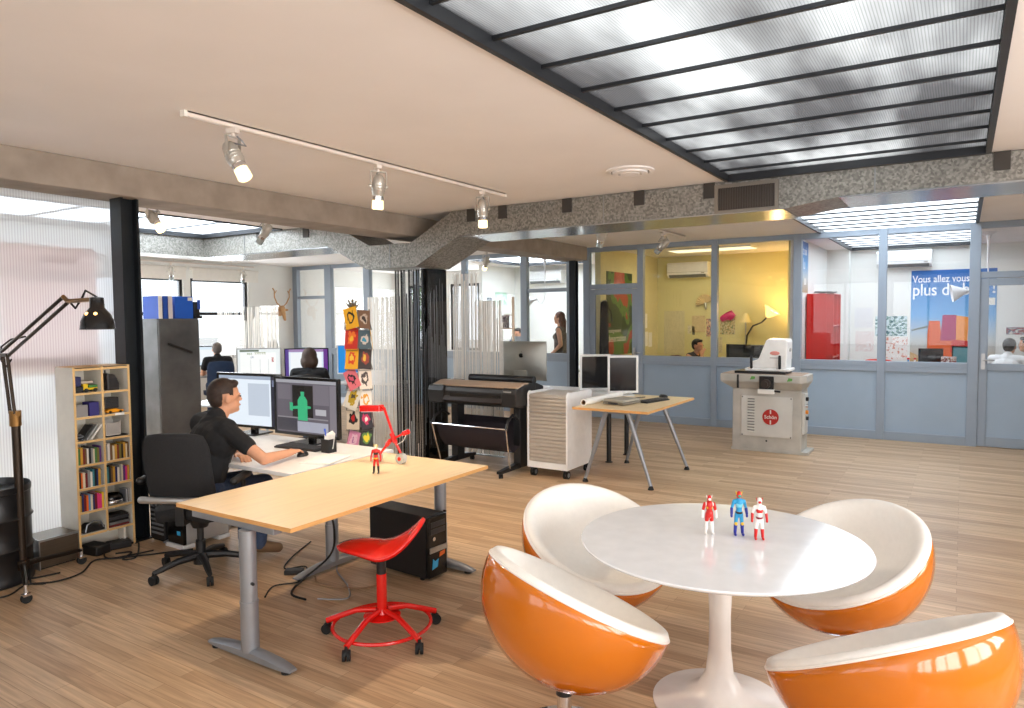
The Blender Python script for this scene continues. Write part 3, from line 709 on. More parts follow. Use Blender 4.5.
MB().box(-.1,.1,-.18,-.12,0,.02).box(-.1,.1,.12,.18,0,.02).build('rubber_feet', M_rubber, t, smooth=0)

# ------------------------------------------------------------------ office chair of the man
def caster(par, x, y, r=.03, m=None, name='caster'):
    a = random.uniform(0,2*pi); c, s_ = cos(a), sin(a)
    b = MB()
    for k in (-1,1): b.cyl((x+k*.012*c-.008*c,y+k*.012*s_-.008*s_,r),(x+k*.012*c+.008*c,y+k*.012*s_+.008*s_,r),r,n=18)
    b.cyl((x,y,r),(x,y,r*2+.02),.009,n=8).ell((x,y,r*1.5),(.022,.022,.02),10,6)
    return b.build(name, m or M_rubber, par)
def office_chair(label, loc, rz, back, seatm, cat='chair', z=.47, arms=True, full=True, group=None):
    t = thing('office_chair', label, cat, loc, rz, group)
    MB().grid(lambda u,v:((u-.5)*.5*(1-.25*(2*abs(v-.55))**3), -.24+.48*v, z-.02-.05*max(0,v-.8)**1*2+.012*cos((u-.5)*6)), 14, 14).build('seat', seatm, t, solid=.07)
    MB().cyl((0,0,z-.16),(0,0,z-.06),.05,.09,n=16).box(-.12,.12,-.12,.12,z-.09,z-.05).build('tilt_mechanism', M_black, t, smooth=30)
    def bk(u,v):
        x = (u-.5)*2; wv = .215*(1-.18*max(0,v-.72)**2*12)*(1 if v>.12 else .86+.14*v/.12)
        return (x*wv, -.235-.10*v+.05*abs(x)**2.2-.015*sin(v*pi), z+.06+.47*v-.02*abs(x)**4*v)
    MB().grid(bk, 18, 16).build('backrest', back, t, solid=.035)
    MB().box(-.03,.03,-.27,-.23,z-.06,z+.25).box(-.03,.03,-.27,-.1,z-.08,z-.05).build('back_bar', M_black, t, bevel=.006, smooth=0)
    if arms:
        MB().cap((-.25,-.262,z+.09),(.24,-.275,z+.085),.024).build('back_rail', M_alu, t)
        for s in (-1,1):
            b = MB().tube([(s*.27,-.0,z-.05),(s*.31,-.0,z+.0),(s*.315,-.02,z+.17)],.016,8)
            a = b.build('armrest', M_black, t)
            MB().cap((s*.315,-.16,z+.19),(s*.30,.10,z+.19),.026).build('arm_pad', M_black, a)
    MB().cyl((0,0,.07),(0,0,.22),.032,n=18).cyl((0,0,.2),(0,0,z-.12),.022,n=14).build('column', M_black, t)
    base = MB().cyl((0,0,.06),(0,0,.13),.05,n=18)
    for k in range(5):
        a = k*2*pi/5+.3; c,s_ = cos(a),sin(a)
        base.tube([(.03*c,.03*s_,.115),(.16*c,.16*s_,.11),(.27*c,.27*s_,.085),(.32*c,.32*s_,.075)],.02,8,rs=[.028,.024,.02,.016])
    base.build('star_base', M_black, t)
    for k in range(5):
        a = k*2*pi/5+.3; caster(t, .32*cos(a), .32*sin(a), .03)
    return t
M_mesh = mat('black_mesh_fabric', (28,28,30), .85, noise=.3, scale=160)
office_chair('black mesh office chair the man in black sits on, silver bar across its back', (-4.36,2.88,0), 30, M_mesh, M_mesh)

# ------------------------------------------------------------------ red stool
t = thing('work_stool', 'bright red rolling stool with a saddle seat beside the birch desk', 'stool', (-2.62,2.79,0), 33)
def saddle(u,v):
    a = 2*pi*u; r = v
    x = .235*r*cos(a); y = .165*r*sin(a)*(1+.22*cos(a))
    return (x, y, .505 + .135*(max(0,x)/.235)**2 + .012*sin(pi*max(0,-x)/.235) - .012*(max(0,-x)/.235)**2 - .035*(abs(y)/.165)**2*(1-.4*max(0,x)/.235))
MB().grid(saddle, 44, 12, True).build('seat', M_red, t, solid=.02)
b = MB()
for (hx,hy) in ((.165,.05),(.165,-.05)):
    b.T = TR(hx,hy,.515+.135*(hx/.235)**2-.004)@ROT('Y',-36); b.ell((0,0,0),(.012,.026,.006),14,6)
b.T = Matrix(); b.build('seat_slots', mat('slot_dark_red',(90,10,8),.6), t)
MB().cyl((0,0,.43),(0,0,.495),.03,.075,n=20).build('seat_cup', M_red, t)
MB().cyl((0,0,.33),(0,0,.45),.026,n=20).build('gas_lift', M_black, t)
MB().cyl((0,0,.12),(0,0,.345),.028,n=20).cyl((0,0,.11),(0,0,.15),.045,.03,n=20).build('column', M_red, t)
MB().lathe([(.03,.120),(.10,.112),(.10,.118),(.03,.13)],28).build('hub_plate', M_red, t)
b = MB()
for k in range(5):
    a = k*2*pi/5+.5; c,s_ = cos(a),sin(a)
    b.tube([(.03*c,.03*s_,.145),(.14*c,.14*s_,.138),(.24*c,.24*s_,.10),(.31*c,.31*s_,.072)],.016,10)
b.build('spokes', M_red, t)
MB().tube([(.262*cos(a*2*pi/40),.262*sin(a*2*pi/40),.072) for a in range(40)],.010,8,closed=True).build('foot_ring', M_red, t)
for k in range(5):
    a = k*2*pi/5+.5; caster(t, .31*cos(a), .31*sin(a), .028)

# ------------------------------------------------------------------ desk lamp in red and figurine on the birch desk
t = thing('desk_lamp', 'red jointed desk lamp with crossed arms standing on the birch desk', 'lamp', (-3.33,3.66,.722))
P = lambda x,z,y=0: (x,y,z)
MB().tube([P(-.075,.378),P(-.055,.375),P(.03,.185),P(.045,.15)],.009,10).build('upper_arm', M_red, t)
MB().tube([P(.012,.20),P(.045,.14)],.017,10).tube([P(.0,.15,.0),P(-.035,.115)],.016,8).build('joint', M_red, t)
MB().tube([P(.02,.175),P(-.10,.03,-.02)],.0085,10).build('front_leg', M_red, t)
MB().tube([P(.035,.16),P(.085,.05,.02)],.009,10).tube([P(.085,.06,.02),P(.10,.035,.0)],.014,8).build('rear_leg', M_red, t)
MB().tube([P(.04,.17),P(.135,.215)],.008,10).build('counter_arm', M_red, t)
MB().tube([P(.12,.208),P(.165,.225)],.017,10).build('counterweight', M_red, t)
b = MB(); b.T = TR(-.165,0,.362)@ROT('Y',-4); b.box(-.10,.09,-.028,.028,-.02,.024); b.build('lamp_head', M_red, t, bevel=.006, smooth=0)
b = MB(); b.T = TR(-.165,0,.362)@ROT('Y',-4); b.box(-.09,.08,-.022,.022,-.024,-.02); b.build('tube_cover', M_lam, t, smooth=0)
MB().cyl((-.10,-.045,.03),(-.10,.0,.03),.03,n=20).build('foot_wheel', mat('clear_grey_plastic',(180,180,176),.15), t)
MB().cyl((.105,-.03,.036),(.105,.01,.036),.036,n=24).build('foot_wheel', mat('clear_grey_plastic',(180,180,176),.15), t)
MB().cyl((.105,-.034,.036),(.105,.014,.036),.014,n=14).build('wheel_hub', M_red, t)
MB().tube([P(.15,.215),P(.12,.16),P(.06,.125)],.0025,6).build('cord', M_paper, t)
def figurine(label, loc, rz, h, suit, chest, arm, boot, belt, helm, visor, cape=None, knee=None, group='toy figurines', shorts=None, upper=None):
    t = thing('toy_figurine', label, 'figurine', loc, rz, group); k = h/.20
    def S(b): b.T = Matrix.Diagonal((.76*k,.86*k,k,1)); return b
    b = S(MB())
    for s in (-1,1):
        b.cap((s*.012,0,.095),(s*.018,0,.052),.0125,.010,10).cap((s*.018,0,.052),(s*.021,.002,.012),.0095,.0065,10)
        b.cap((s*.029,0,.150),(s*.040,.002,.120),.0095,.0075,10).cap((s*.040,.002,.120),(s*.043,-.006,.095),.0075,.006,10)
    b.cap((0,0,.098),(0,0,.112),.019,.017,12).cap((0,0,.115),(0,0,.146),.016,.022,12).cap((-.022,0,.150),(.022,0,.150),.011,n=10).cap((0,0,.150),(0,0,.166),.008,n=8)
    b.build('body', suit, t, remesh=.0022)
    S(MB()).ell((0,-.005,.138),(.021,.016,.020),14,8).build('chest_plate', chest, t)
    S(MB()).lathe([(.0195,.098),(.021,.102),(.019,.107)],18).build('belt', belt, t)
    for s in (-1,1):
        S(MB()).cap((s*.0405,.001,.118),(s*.043,-.006,.098),.0088,.0078,10).ell((s*.0435,-.007,.089),(.0075,.006,.009),10,6).build('glove', arm, t)
        S(MB()).cap((s*.0185,0,.046),(s*.021,.001,.014),.0108,.0085,10).ell((s*.022,-.008,.0065),(.008,.017,.0065),12,6).build('boot', boot, t)
        if knee: S(MB()).ell((s*.018,-.007,.053),(.009,.006,.009),10,6).build('knee_pad', knee, t)
    if shorts:
        S(MB()).cap((-.004,0,.100),(.004,0,.104),.0215,n=12).cap((.012,0,.095),(.0155,0,.074),.0145,.0135,10).cap((-.012,0,.095),(-.0155,0,.074),.0145,.0135,10).build('shorts', shorts, t)
    if upper:
        S(MB()).cap((.029,0,.150),(.039,.002,.122),.0108,.009,10).cap((-.029,0,.150),(-.039,.002,.122),.0108,.009,10).cap((0,0,.115),(0,0,.146),.0175,.0235,12).build('jacket', upper, t)
    S(MB()).ell((0,0,.178),(.0145,.0155,.0175),16,10).build('helmet', helm, t)
    S(MB()).ell((0,-.009,.176),(.0105,.009,.008),12,6).build('visor', visor, t)
    b = S(MB())
    for s in (-1,1): b.cyl((s*.012,0,.18),(s*.020,.0,.196),.004,.0012,n=8)
    b.build('helmet_fins', visor if cape is None else cape, t)
    return t
Pn = lambda c: mat('toy_%d_%d_%d'%c, c, .3)
R_,Wt,Bl,Ye,Bk,Db,Lb,Mg = Pn((200,26,20)),Pn((236,232,228)),Pn((40,150,200)),Pn((236,190,30)),Pn((22,22,24)),Pn((30,40,140)),Pn((120,200,225)),Pn((120,20,40))
figurine('toy figurine in red and black with a pale head, standing on the birch desk', (-3.16,3.335,.722), 25, .195, R_, Bk, R_, Bk, Ye, Pn((230,214,160)), Wt, Ye, group=None)

# ------------------------------------------------------------------ round pedestal table, egg chairs, figurines
t = thing('round_table', 'round white pedestal table between the orange bowl chairs', 'table', (-.88,3.08,0))
MB().lathe([(0,.700),(.52,.700),(.585,.712),(.607,.724),(.61,.730),(.607,.735),(0,.735)],96).build('tabletop', mat('white_lacquer',(232,234,238),.13,coat=.4), t, smooth=50)
MB().lathe([(.29,0),(.29,.008),(.24,.020),(.16,.038),(.095,.075),(.06,.14),(.048,.25),(.046,.40),(.052,.52),(.07,.62),(.105,.70),(.0,.70)],64).build('pedestal', mat('white_pedestal',(238,234,230),.25), t, smooth=60)
def bowl_chair(label, x, y, az, R=.402, tl=28, zc=.575, dep=.365):
    t = thing('bowl_chair', label, 'chair', (x,y,0), math.degrees(az)-90, 'orange bowl chairs round the table')
    # local: chair faces +y. rim plane tilted so its front edge is low
    M = TR(0,0,zc) @ ROT('X', -tl)
    n = 64
    b = MB(); b.T = M
    prof = [(R*cos(a), -dep*sin(a)) for a in [pi/2*k/18 for k in range(18,-1,-1)]]
    prof[0] = (.001, -dep)
    prof += [(R*.985,.004),(R*.96,-.01)]
    b.lathe(prof, n, caps=False); sh = b.build('shell', M_orange, t, smooth=70)
    b = MB(); b.T = M
    b.lathe([(R*.955,-.012),(R*.985,.004),(R*.985,.016),(R*.96,.030),(R*.91,.032),(R*.85,.018),(R*.78,-.025),(R*.66,-.10),(R*.45,-.165),(R*.2,-.195),(.0,-.20)],n,caps=False)
    b.build('cushion', M_leather, t, smooth=70)
    b = MB(); b.T = M
    b.tube([((R*.988)*cos(2*pi*k/72),(R*.988)*sin(2*pi*k/72),.006) for k in range(72)],.006,8,closed=True); b.build('piping', M_leather, t)
    lo = min((M @ Vector((r*cos(a),r*sin(a),z))).z for r,z in prof for a in [k*pi/16 for k in range(32)])
    pz = M @ Vector((0,0,-dep)); 
    MB().cyl((0,-.06,.03),(0,-.06,lo+.02),.03,n=24).cyl((0,-.06,.02),(0,-.06,.06),.045,.03,n=24).build('stem', M_chrome, t)
    MB().cyl((0,-.06,lo-.03),(0,-.06,lo+.012),.034,n=24).build('swivel_collar', M_black, t)
    MB().lathe([(.21,0),(.21,.006),(.19,.012),(.06,.022),(0,.024)],48,(0,-.06,0)).build('base_plate', M_chrome, t, smooth=50)
    return t
bowl_chair('orange bowl chair closest to the red stool, its back towards the camera', -1.318, 2.555, .96)
bowl_chair('orange bowl chair, white seat showing behind the table, nearest the birch desk', -1.585, 3.315, -.47)
bowl_chair('orange bowl chair, white seat wide open, on the grey press side of the table', -.482, 3.685, -2.22)
bowl_chair('orange bowl chair cropped by the picture corner, its white rim edge-on', -.212, 2.70, 2.565)
figurine('slim toy figurine in red shorts suit with long white legs on the round table', (-.946,3.13,.735), 30, .183, Wt, Ye, Wt, Wt, Bk, R_, Wt, Wt, shorts=R_, upper=R_)
figurine('tallest toy figurine on the round table, light blue suit and red helmet', (-.828,3.181,.735), 30, .205, Bl, Lb, Db, Db, Bk, R_, Pn((40,140,120)), Ye, Ye)
figurine('white toy figurine with red boots and red gloves on the round table', (-.736,3.166,.735), 25, .191, Wt, R_, R_, R_, Mg, Wt, R_, R_)
# red jacket and shorts pieces of the slim figurine share its colours

# ------------------------------------------------------------------ bookshelf and its contents (front faces +x)
SX, SY0, SY1 = -5.36, 2.58, 2.99
t = thing('bookshelf', 'tall white cubby bookshelf with birch edges against the polycarbonate wall', 'bookshelf', (-5.485,2.785,0))
levels = [.161,.328,.500,.672,.845,1.02,1.195,1.372]
b = MB(); d = .125; h = .205; tk = .016
M_shelf = mat('shelf_white',(226,220,208),.5); M_edge = mat('shelf_birch_edge',(224,184,124),.5,noise=.08,scale=6)
b.box(-d,d,-h,-h+tk,0,1.38).box(-d,d,h-tk,h,0,1.38).box(-d,-d+.006,-h+tk,h-tk,.14,1.375)
b.build('carcass', M_shelf, t, smooth=0)
for k,z in enumerate(levels):
    MB().box(-d+.006,d-.001,-h+tk,h-tk,z-tk,z).build('shelf', M_shelf, t, smooth=0)
MB().box(-d+.006,d-.001,-.008,.008,.161,1.372).build('divider', M_shelf, t, smooth=0)
b = MB()
for y0,y1 in ((-h,-h+tk),(h-tk,h),(-.008,.008)): b.box(d-.001,d+.0015,y0,y1,0 if y0!=-.008 else .15,1.38)
for z in levels: b.box(d-.001,d+.0010,-h+tk,-.008,z-tk,z).box(d-.001,d+.0010,.008,h-tk,z-tk,z)
b.box(-d,d+.0015,-h,h,1.38,1.3815)
b.build('edge_banding', M_edge, t, smooth=0)
MB().box(-d+.01,-d+.03,-h+tk,h-tk,0,.145).box(.06,.12,.12,.135,0,.145).build('plinth', M_shelf, t, smooth=0)
ORD = ['first','second','third','fourth','fifth','sixth','seventh','eighth','ninth','tenth','eleventh','twelfth']
BC = {'dark red':(120,30,34),'mustard':(200,150,50),'black':(26,26,30),'cream':(220,208,180),'green':(70,120,60),'navy':(40,50,100),'violet':(96,50,120),'white':(232,228,220),'brown':(120,86,50),'orange':(232,112,36),'grey':(150,150,148),'teal':(60,130,140),'pink':(226,60,130),'sky blue':(90,150,200),'yellow':(236,200,60),'olive':(120,110,50)}
def book_row(names, col, lev, lname):
    y = 2.785 + (-h+tk+.006 if col==0 else .014); z = levels[lev]
    side = 'lamp-side column' if col==0 else 'steel-column side'
    for i,c in enumerate(names):
        w = random.choice((.011,.013,.015,.017)); hh = random.uniform(.105,.128); dp = random.uniform(.09,.11)
        if y+w > 2.785 + (-.01 if col==0 else h-tk): break
        o = thing('book', f'{c} paperback, {ORD[i]} from the lamp end on the {lname} book shelf, {side}', 'book', (SX-.012, y+w/2, z), 0, 'paperbacks in the bookshelf')
        m = mat('cover_'+c.replace(' ','_'), BC[c], .5)
        MB().box(-dp,-.001,-w/2,-w/2+.0012,0,hh).box(-dp,-.001,w/2-.0012,w/2,0,hh).box(-.0015,0,-w/2,w/2,0,hh).build('cover', m, o, smooth=0)
        MB().box(-dp+.003,-.0015,-w/2+.0012,w/2-.0012,.002,hh-.003).build('pages', M_paper, o, smooth=0)
        y += w+.0012
book_row(['green','mustard','dark red','brown','white','black','grey','cream','green','olive','violet','navy'],0,3,'upper')
book_row(['grey','white','brown','cream','mustard','dark red','olive','black','mustard','cream','brown','yellow'],1,3,'upper')
book_row(['black','orange','cream','dark red','grey','white','teal','black','navy','mustard','grey','green'],0,2,'middle')
book_row(['teal','black','brown','mustard','navy','white','grey','cream','violet','pink','mustard','olive'],1,2,'middle')
book_row(['mustard','navy','dark red','orange','sky blue','cream','navy','dark red','pink','pink','yellow','orange'],0,1,'lower')
def cubby(col, lev): return 2.785 + (-.098 if col==0 else .099), levels[lev]
def put(name, label, cat, mb, m, loc, rz=0, bevel=.003, smooth=30):
    o = mb.build(name, m, bevel=bevel, smooth=smooth); tag(o, label, cat); o.location = loc; o.rotation_euler = (0,0,rad(rz)); return o
y,z = cubby(0,6)
put('tin_box','dark blue tin in the top lamp-side cubby','box',MB().box(-.05,.05,-.025,.025,0,.07),mat('tin_blue',(34,36,90),.4),(SX-.08,y-.06,z+.046))
put('camera_box','dark camera box under the blue tin in the top lamp-side cubby','box',MB().box(-.05,.05,-.035,.035,0,.045),M_black,(SX-.08,y-.055,z))
t = thing('toy_truck','yellow and black toy truck in the top lamp-side cubby','toy',(SX-.06,y+.03,z))
MB().box(-.03,.03,-.05,.05,.016,.032).box(-.025,.025,-.05,-.015,.03,.062).build('body', mat('toy_yellow',(236,196,30),.35), t, bevel=.003, smooth=0)
MB().box(-.027,.027,-.01,.05,.032,.05).build('load', mat('toy_green',(60,130,60),.4), t, bevel=.002, smooth=0)
for yy in (-.032,.032):
    for xx in (-.03,.03): MB().cyl((xx-.006,yy,.014),(xx+.006,yy,.014),.014,n=14).build('wheel', M_rubber, t)
put('cassette','pale cassette lying on the toy truck load in the top lamp-side cubby','box',MB().box(-.03,.03,-.045,.045,0,.018),mat('pale_tan',(190,176,160),.5),(SX-.07,y+.01,z+.064))
y,z = cubby(1,6)
t = thing('speaker','small dark rounded speaker in the top cubby by the steel column','speaker',(SX-.07,y-.01,z))
MB().prism([(-.04,0),(.05,0),(.05,.05),(.02,.115),(-.04,.13)],-.05,.05,'yz').build('cabinet', mat('dark_brown_plastic',(44,36,34),.4), t, bevel=.008, smooth=0)
MB().box(.05,.053,-.03,.03,.02,.09).build('grille', M_black, t, smooth=0)
MB().cyl((-.02,-.02,.128),(-.02,-.02,.15),.006,n=8).build('knob', M_black, t)
y,z = cubby(0,5)
put('acrylic_box','clear grey acrylic box in the second lamp-side cubby','box',MB().box(-.05,.05,-.045,.045,0,.085),mat('grey_acrylic',(150,146,144),.15),(SX-.07,y-.045,z))
put('blue_carton','dark blue carton beside the clear box in the second lamp-side cubby','box',MB().box(-.05,.05,-.035,.035,0,.10),mat('carton_blue',(44,36,110),.5),(SX-.06,y+.04,z))
y,z = cubby(1,5)
t = thing('clock_radio','dark slatted clock radio in the second cubby by the steel column','radio',(SX-.08,y-.01,z+.034))
MB().box(-.04,.04,-.055,.05,0,.085).build('case', mat('radio_dark',(52,46,44),.35), t, bevel=.006, smooth=0)
b = MB()
for k in range(6): b.box(.04,.043,-.05,.045,.012+k*.011,.018+k*.011)
b.build('slats', M_dark, t, smooth=0)
t = thing('toy_car','orange-yellow toy car under the clock radio, by the steel column','toy',(SX-.045,y,z))
MB().prism([(-.06,.008),(.062,.008),(.064,.022),(.03,.026),(.015,.034),(-.03,.034),(-.058,.026)],-.028,.028,'yz').build('body', mat('toy_orange',(246,160,20),.3), t, bevel=.003, smooth=0)
for yy in (-.038,.038): MB().cyl((-.028,yy,.011),(.028,yy,.011),.011,n=14).build('wheel', M_rubber, t)
o = put('price_card','white card hanging over the shelf edge below the orange toy car','card',MB().box(-.02,.022,-.035,.035,0,.0015).box(.02,.0215,-.035,.035,-.016,0),M_paper,(SX+.003-.02+.0,y+.02,z+.0005)); 
y,z = cubby(0,4)
for k,(c,l) in enumerate((('black','black album leaning over in the third lamp-side cubby'),('grey','grey album leaning beside the black one in the third lamp-side cubby'),('white','white album leaning outermost in the third lamp-side cubby'))):
    o = put('album',l,'book',MB().box(-.11,0,-.006,.006,0,.13),mat('cover_'+c,BC[c],.5),(SX-.015,y-.05+k*.032,z+.002)); o.rotation_euler=(rad(-38),0,0); o['group']='leaning albums'
put('coil','coiled grey cable lying in the third lamp-side cubby','cable',MB().tube([(.035*cos(a*.5),.025*sin(a*.5),.006+.0016*a) for a in range(26)],.005,6),M_greymet,(SX-.05,y-.055,z+.002),bevel=0)
y,z = cubby(1,4)
t = thing('mesh_box','pale clear drawer box in the third cubby by the steel column','box',(SX-.07,y-.015,z+.01))
b = MB(); b.box(-.05,.05,-.06,.05,0,.006).box(-.05,.05,-.06,-.056,0,.11).box(-.05,.05,.046,.05,0,.11).box(-.05,-.046,-.06,.05,0,.11)
b.build('shell', mat('milky_plastic',(206,200,192),.3), t, smooth=0)
MB().box(.046,.05,-.056,.046,.006,.095).build('drawer_front', mat('milky_dark',(170,164,158),.25), t, smooth=0)
put('tray','dark flat tray under the clear drawer box','tray',MB().box(-.06,.06,-.07,.085,0,.008),M_black,(SX-.07,y,z))
y,z = cubby(1,1)
t = thing('cd_player','silver and black round-fronted CD player in the lower cubby by the steel column','player',(SX-.075,y-.02,z))
MB().grid(lambda u,v:(.07*cos(2*pi*u)*(1-(2*v-1)**4*.3),.075*sin(2*pi*u)*(1-(2*v-1)**4*.3),.075*v),28,8,True).build('body', M_blackg, t)
MB().grid(lambda u,v:(.074*cos(-1.2+2.4*u),.078*sin(-1.2+2.4*u),.008+.026*v),16,3).build('silver_front', M_chrome, t, solid=.003)
for k in range(5):
    o = put('cd_case', f'{["grey","white","dark","pale","silver"][k]} disc case beside the CD player','case',MB().box(-.09,0,-.0035,.0035,0,.10),mat('case_%d'%k,[(120,120,124),(220,220,220),(60,60,64),(196,190,186),(150,154,160)][k],.3),(SX-.02,y+.058+k*.0075,z)); o['group']='disc cases beside the CD player'
y,z = cubby(0,0)
t = thing('modem','black router box with a loop of cable in the lowest lamp-side cubby','router',(SX-.07,y+.01,z))
MB().prism([(-.075,0),(.08,0),(.08,.035),(.03,.05),(-.02,.06),(-.075,.03)],-.05,.05,'yz').build('case', M_black, t, bevel=.006, smooth=0)
MB().tube([(.05,-.06,.01),(.052,-.05,.06),(.052,0,.085),(.052,.05,.07),(.05,.07,.02)],.005,6).build('cable_loop', M_greymet, t)
y,z = cubby(1,0)
for k in range(5):
    o = put('magazine', ['dark red magazine at the bottom of the pile by the steel column','grey magazine second from the bottom of the pile','black box file in the middle of the magazine pile','dark grey folder near the top of the magazine pile','black folder on top of the magazine pile by the steel column'][k],'magazine',MB().box(-.10,0,-.08,.07,0,.017),mat('mag_%d'%k,[(110,40,40),(120,120,120),(24,24,26),(70,70,74),(30,28,30)][k],.45),(SX-.01-k*.004,y+(k%2)*.008,z+k*.0178),rz=(-4,3,-2,5,-6)[k]*.4); o['group']='magazine pile in the lowest cubby'
put('power_strip','black power supply lying on the floor under the bookshelf','power supply',MB().box(-.09,.09,-.06,.06,0,.07),M_black,(SX-.02,2.70,0),10,.01)
put('adapter_brick','black adapter brick among the cables under the bookshelf','power supply',MB().box(-.05,.05,-.08,.08,0,.055),M_black,(SX+.0,2.86,0),-15,.01)

# cables on the floor
def cable(label, pts, r=.006, m=M_rubber):
    P_ = [Vector((p[0],p[1],p[2] if len(p)>2 else r+.001)) for p in pts]; out = []
    for i in range(len(P_)-1):
        p0,p1,p2,p3 = P_[max(i-1,0)],P_[i],P_[i+1],P_[min(i+2,len(P_)-1)]
        for k in range(8):
            u = k/8; out.append(.5*((2*p1)+(-p0+p2)*u+(2*p0-5*p1+4*p2-p3)*u*u+(-p0+3*p1-3*p2+p3)*u**3))
    out.append(P_[-1])
    for q in out: q.z = max(q.z, r+.0005)
    o = MB().tube(out, r, 8).build('floor_cable', m); tag(o, label, 'cable'); return o
cable('black cable running along the floor from the bookshelf to the round lamp base', [(-5.05,2.95),(-5.12,2.72),(-5.2,2.6),(-5.02,2.42),(-5.0,2.25),(-5.1,2.12),(-5.0,1.95),(-5.2,1.75)])
cable('black cable looping beside the pale silver computer tower', [(-5.2,2.9,.05),(-5.05,2.84,.09),(-4.98,2.78,.02),(-5.05,2.72),(-5.15,2.84),(-5.22,2.76)])
cable('black cable running from the bookshelf to the pale silver tower', [(-5.3,2.72),(-5.15,2.68),(-5.0,2.86),(-4.9,3.0),(-4.82,3.12)])
cable('black cable rising from the floor cables up the lamp-side wall', [(-5.15,2.35),(-5.2,2.2),(-5.26,2.22,.03),(-5.1,2.15),(-5.02,2.2)])
cable('thick black cable sagging from the birch desk to the floor', [(-3.15,2.9,.66),(-3.25,3.05,.42),(-3.45,3.2,.18),(-3.6,3.1,.02),(-3.5,2.92),(-3.35,2.9)],.007)
cable('grey cable winding on the floor by the silver desk foot', [(-3.3,2.95),(-3.15,3.05),(-3.3,3.2),(-3.55,3.35),(-3.7,3.5),(-3.85,3.6)],.005,M_greymet)
cable('black cable curling under the white desk', [(-3.6,2.8),(-3.7,2.95),(-3.62,3.1),(-3.8,3.3),(-3.9,3.2),(-4.05,3.4),(-4.2,3.7)],.005)
put('adapter_brick','small black adapter on the floor behind the silver foot of the white desk','power supply',MB().box(-.06,.06,-.035,.035,0,.03),M_black,(-3.78,3.18,0),35,.006)
cable('thin tan cable end lying across the silver desk foot', [(-3.12,3.35),(-3.2,3.2),(-3.45,3.12),(-3.6,3.2)],.006,mat('tan_cable',(150,120,90),.6))

# ------------------------------------------------------------------ architect floor lamp, drum, metal box
t = thing('floor_lamp', 'tall black jointed architect lamp on a wheeled base by the polycarbonate wall', 'lamp', (-5.16,2.13,0))
M_lb = mat('lamp_bronze', (52,42,34), .35, metal=.7)
b = MB()
for a in (-21,99,219): b.tube([(0,0,.13),(.12*cos(rad(a)),.12*sin(rad(a)),.125),(.40*cos(rad(a)),.40*sin(rad(a)),.10)],.018,8,rs=[.022,.018,.013])
b.cyl((0,0,.10),(0,0,.16),.04,n=16).build('tripod_base', M_lb, t)
for a in (-21,99,219):
    x,y = .40*cos(rad(a)),.40*sin(rad(a))
    c_ = MB().cyl((x,y,.05),(x,y,.115),.012,n=10).box(x-.018,x+.018,y-.022,y+.022,.045,.06).build('caster_fork', M_chrome, t)
    MB().cyl((x-.012,y,.03),(x+.012,y,.03),.03,n=18).build('wheel', M_rubber, c_)
MB().cyl((0,0,.12),(-.01,0,1.06),.026,n=16).build('pole', M_lb, t)
MB().cyl((-.012,0,1.04),(-.012,0,1.14),.034,n=16).cyl((-.05,0,1.12),(.03,0,1.12),.016,n=10).build('clamp', mat('brass_old',(130,94,50),.35,metal=.8), t)
b = MB()
for x0,x1 in ((-.05,-.12),(.012,-.055)): b.tube([(x0,-.012,1.12),(x1,-.012,1.50)],.011,8)
b.build('lower_arm', M_lb, t)
J = Vector((-.09,-.012,1.505))
b = MB(); b.cb((-.09,-.012,1.50),(.11,.03,.022)); b.build('elbow_plate', M_lb, t, bevel=.004)
b = MB()
b.tube([(-.12,-.012,1.525),(.70,-.012,1.862)],.011,8).tube([(-.055,-.012,1.49),(.735,-.012,1.822)],.011,8)
b.build('upper_arm', M_lb, t)
b = MB().tube([(.69,-.012,1.86),(.74,-.012,1.832),(1.07,-.012,1.838)],.013,8); b.build('head_arm', mat('brass_old',(130,94,50),.35,metal=.8), t)
MB().tube([(.70,.0,1.85),(.78,.01,1.79),(.86,.01,1.85),(.92,0,1.89),(1.04,0,1.85)],.006,6).build('head_cable', M_rubber, t)
MB().tube([(-.055,.01,1.47),(-.13,.01,1.42),(-.2,.01,1.46),(-.19,.01,1.55),(-.05,.01,1.60),(.15,.01,1.62)],.006,6).build('loop_cable', M_rubber, t)
b = MB(); b.lathe([(.02,1.850),(.036,1.846),(.038,1.79),(.046,1.78),(.066,1.755),(.084,1.715),(.090,1.668),(.086,1.668),(.079,1.715),(.062,1.75),(.03,1.78),(.0,1.785)],36,(1.06,-.012,0))
b.build('lamp_shade', M_blackg, t, smooth=60)
MB().ell((1.06,-.012,1.72),(.026,.026,.035),14,8).build('bulb', mat('unlit_bulb',(230,226,214),.3), t)
for a in (-35,-80): MB().ell((1.06+.062*cos(rad(a)),-.012+.062*sin(rad(a)),1.755),.010,10,6).build('vent_hole_glow', emis('lamp_vent_glow',(255,196,110),5), t)

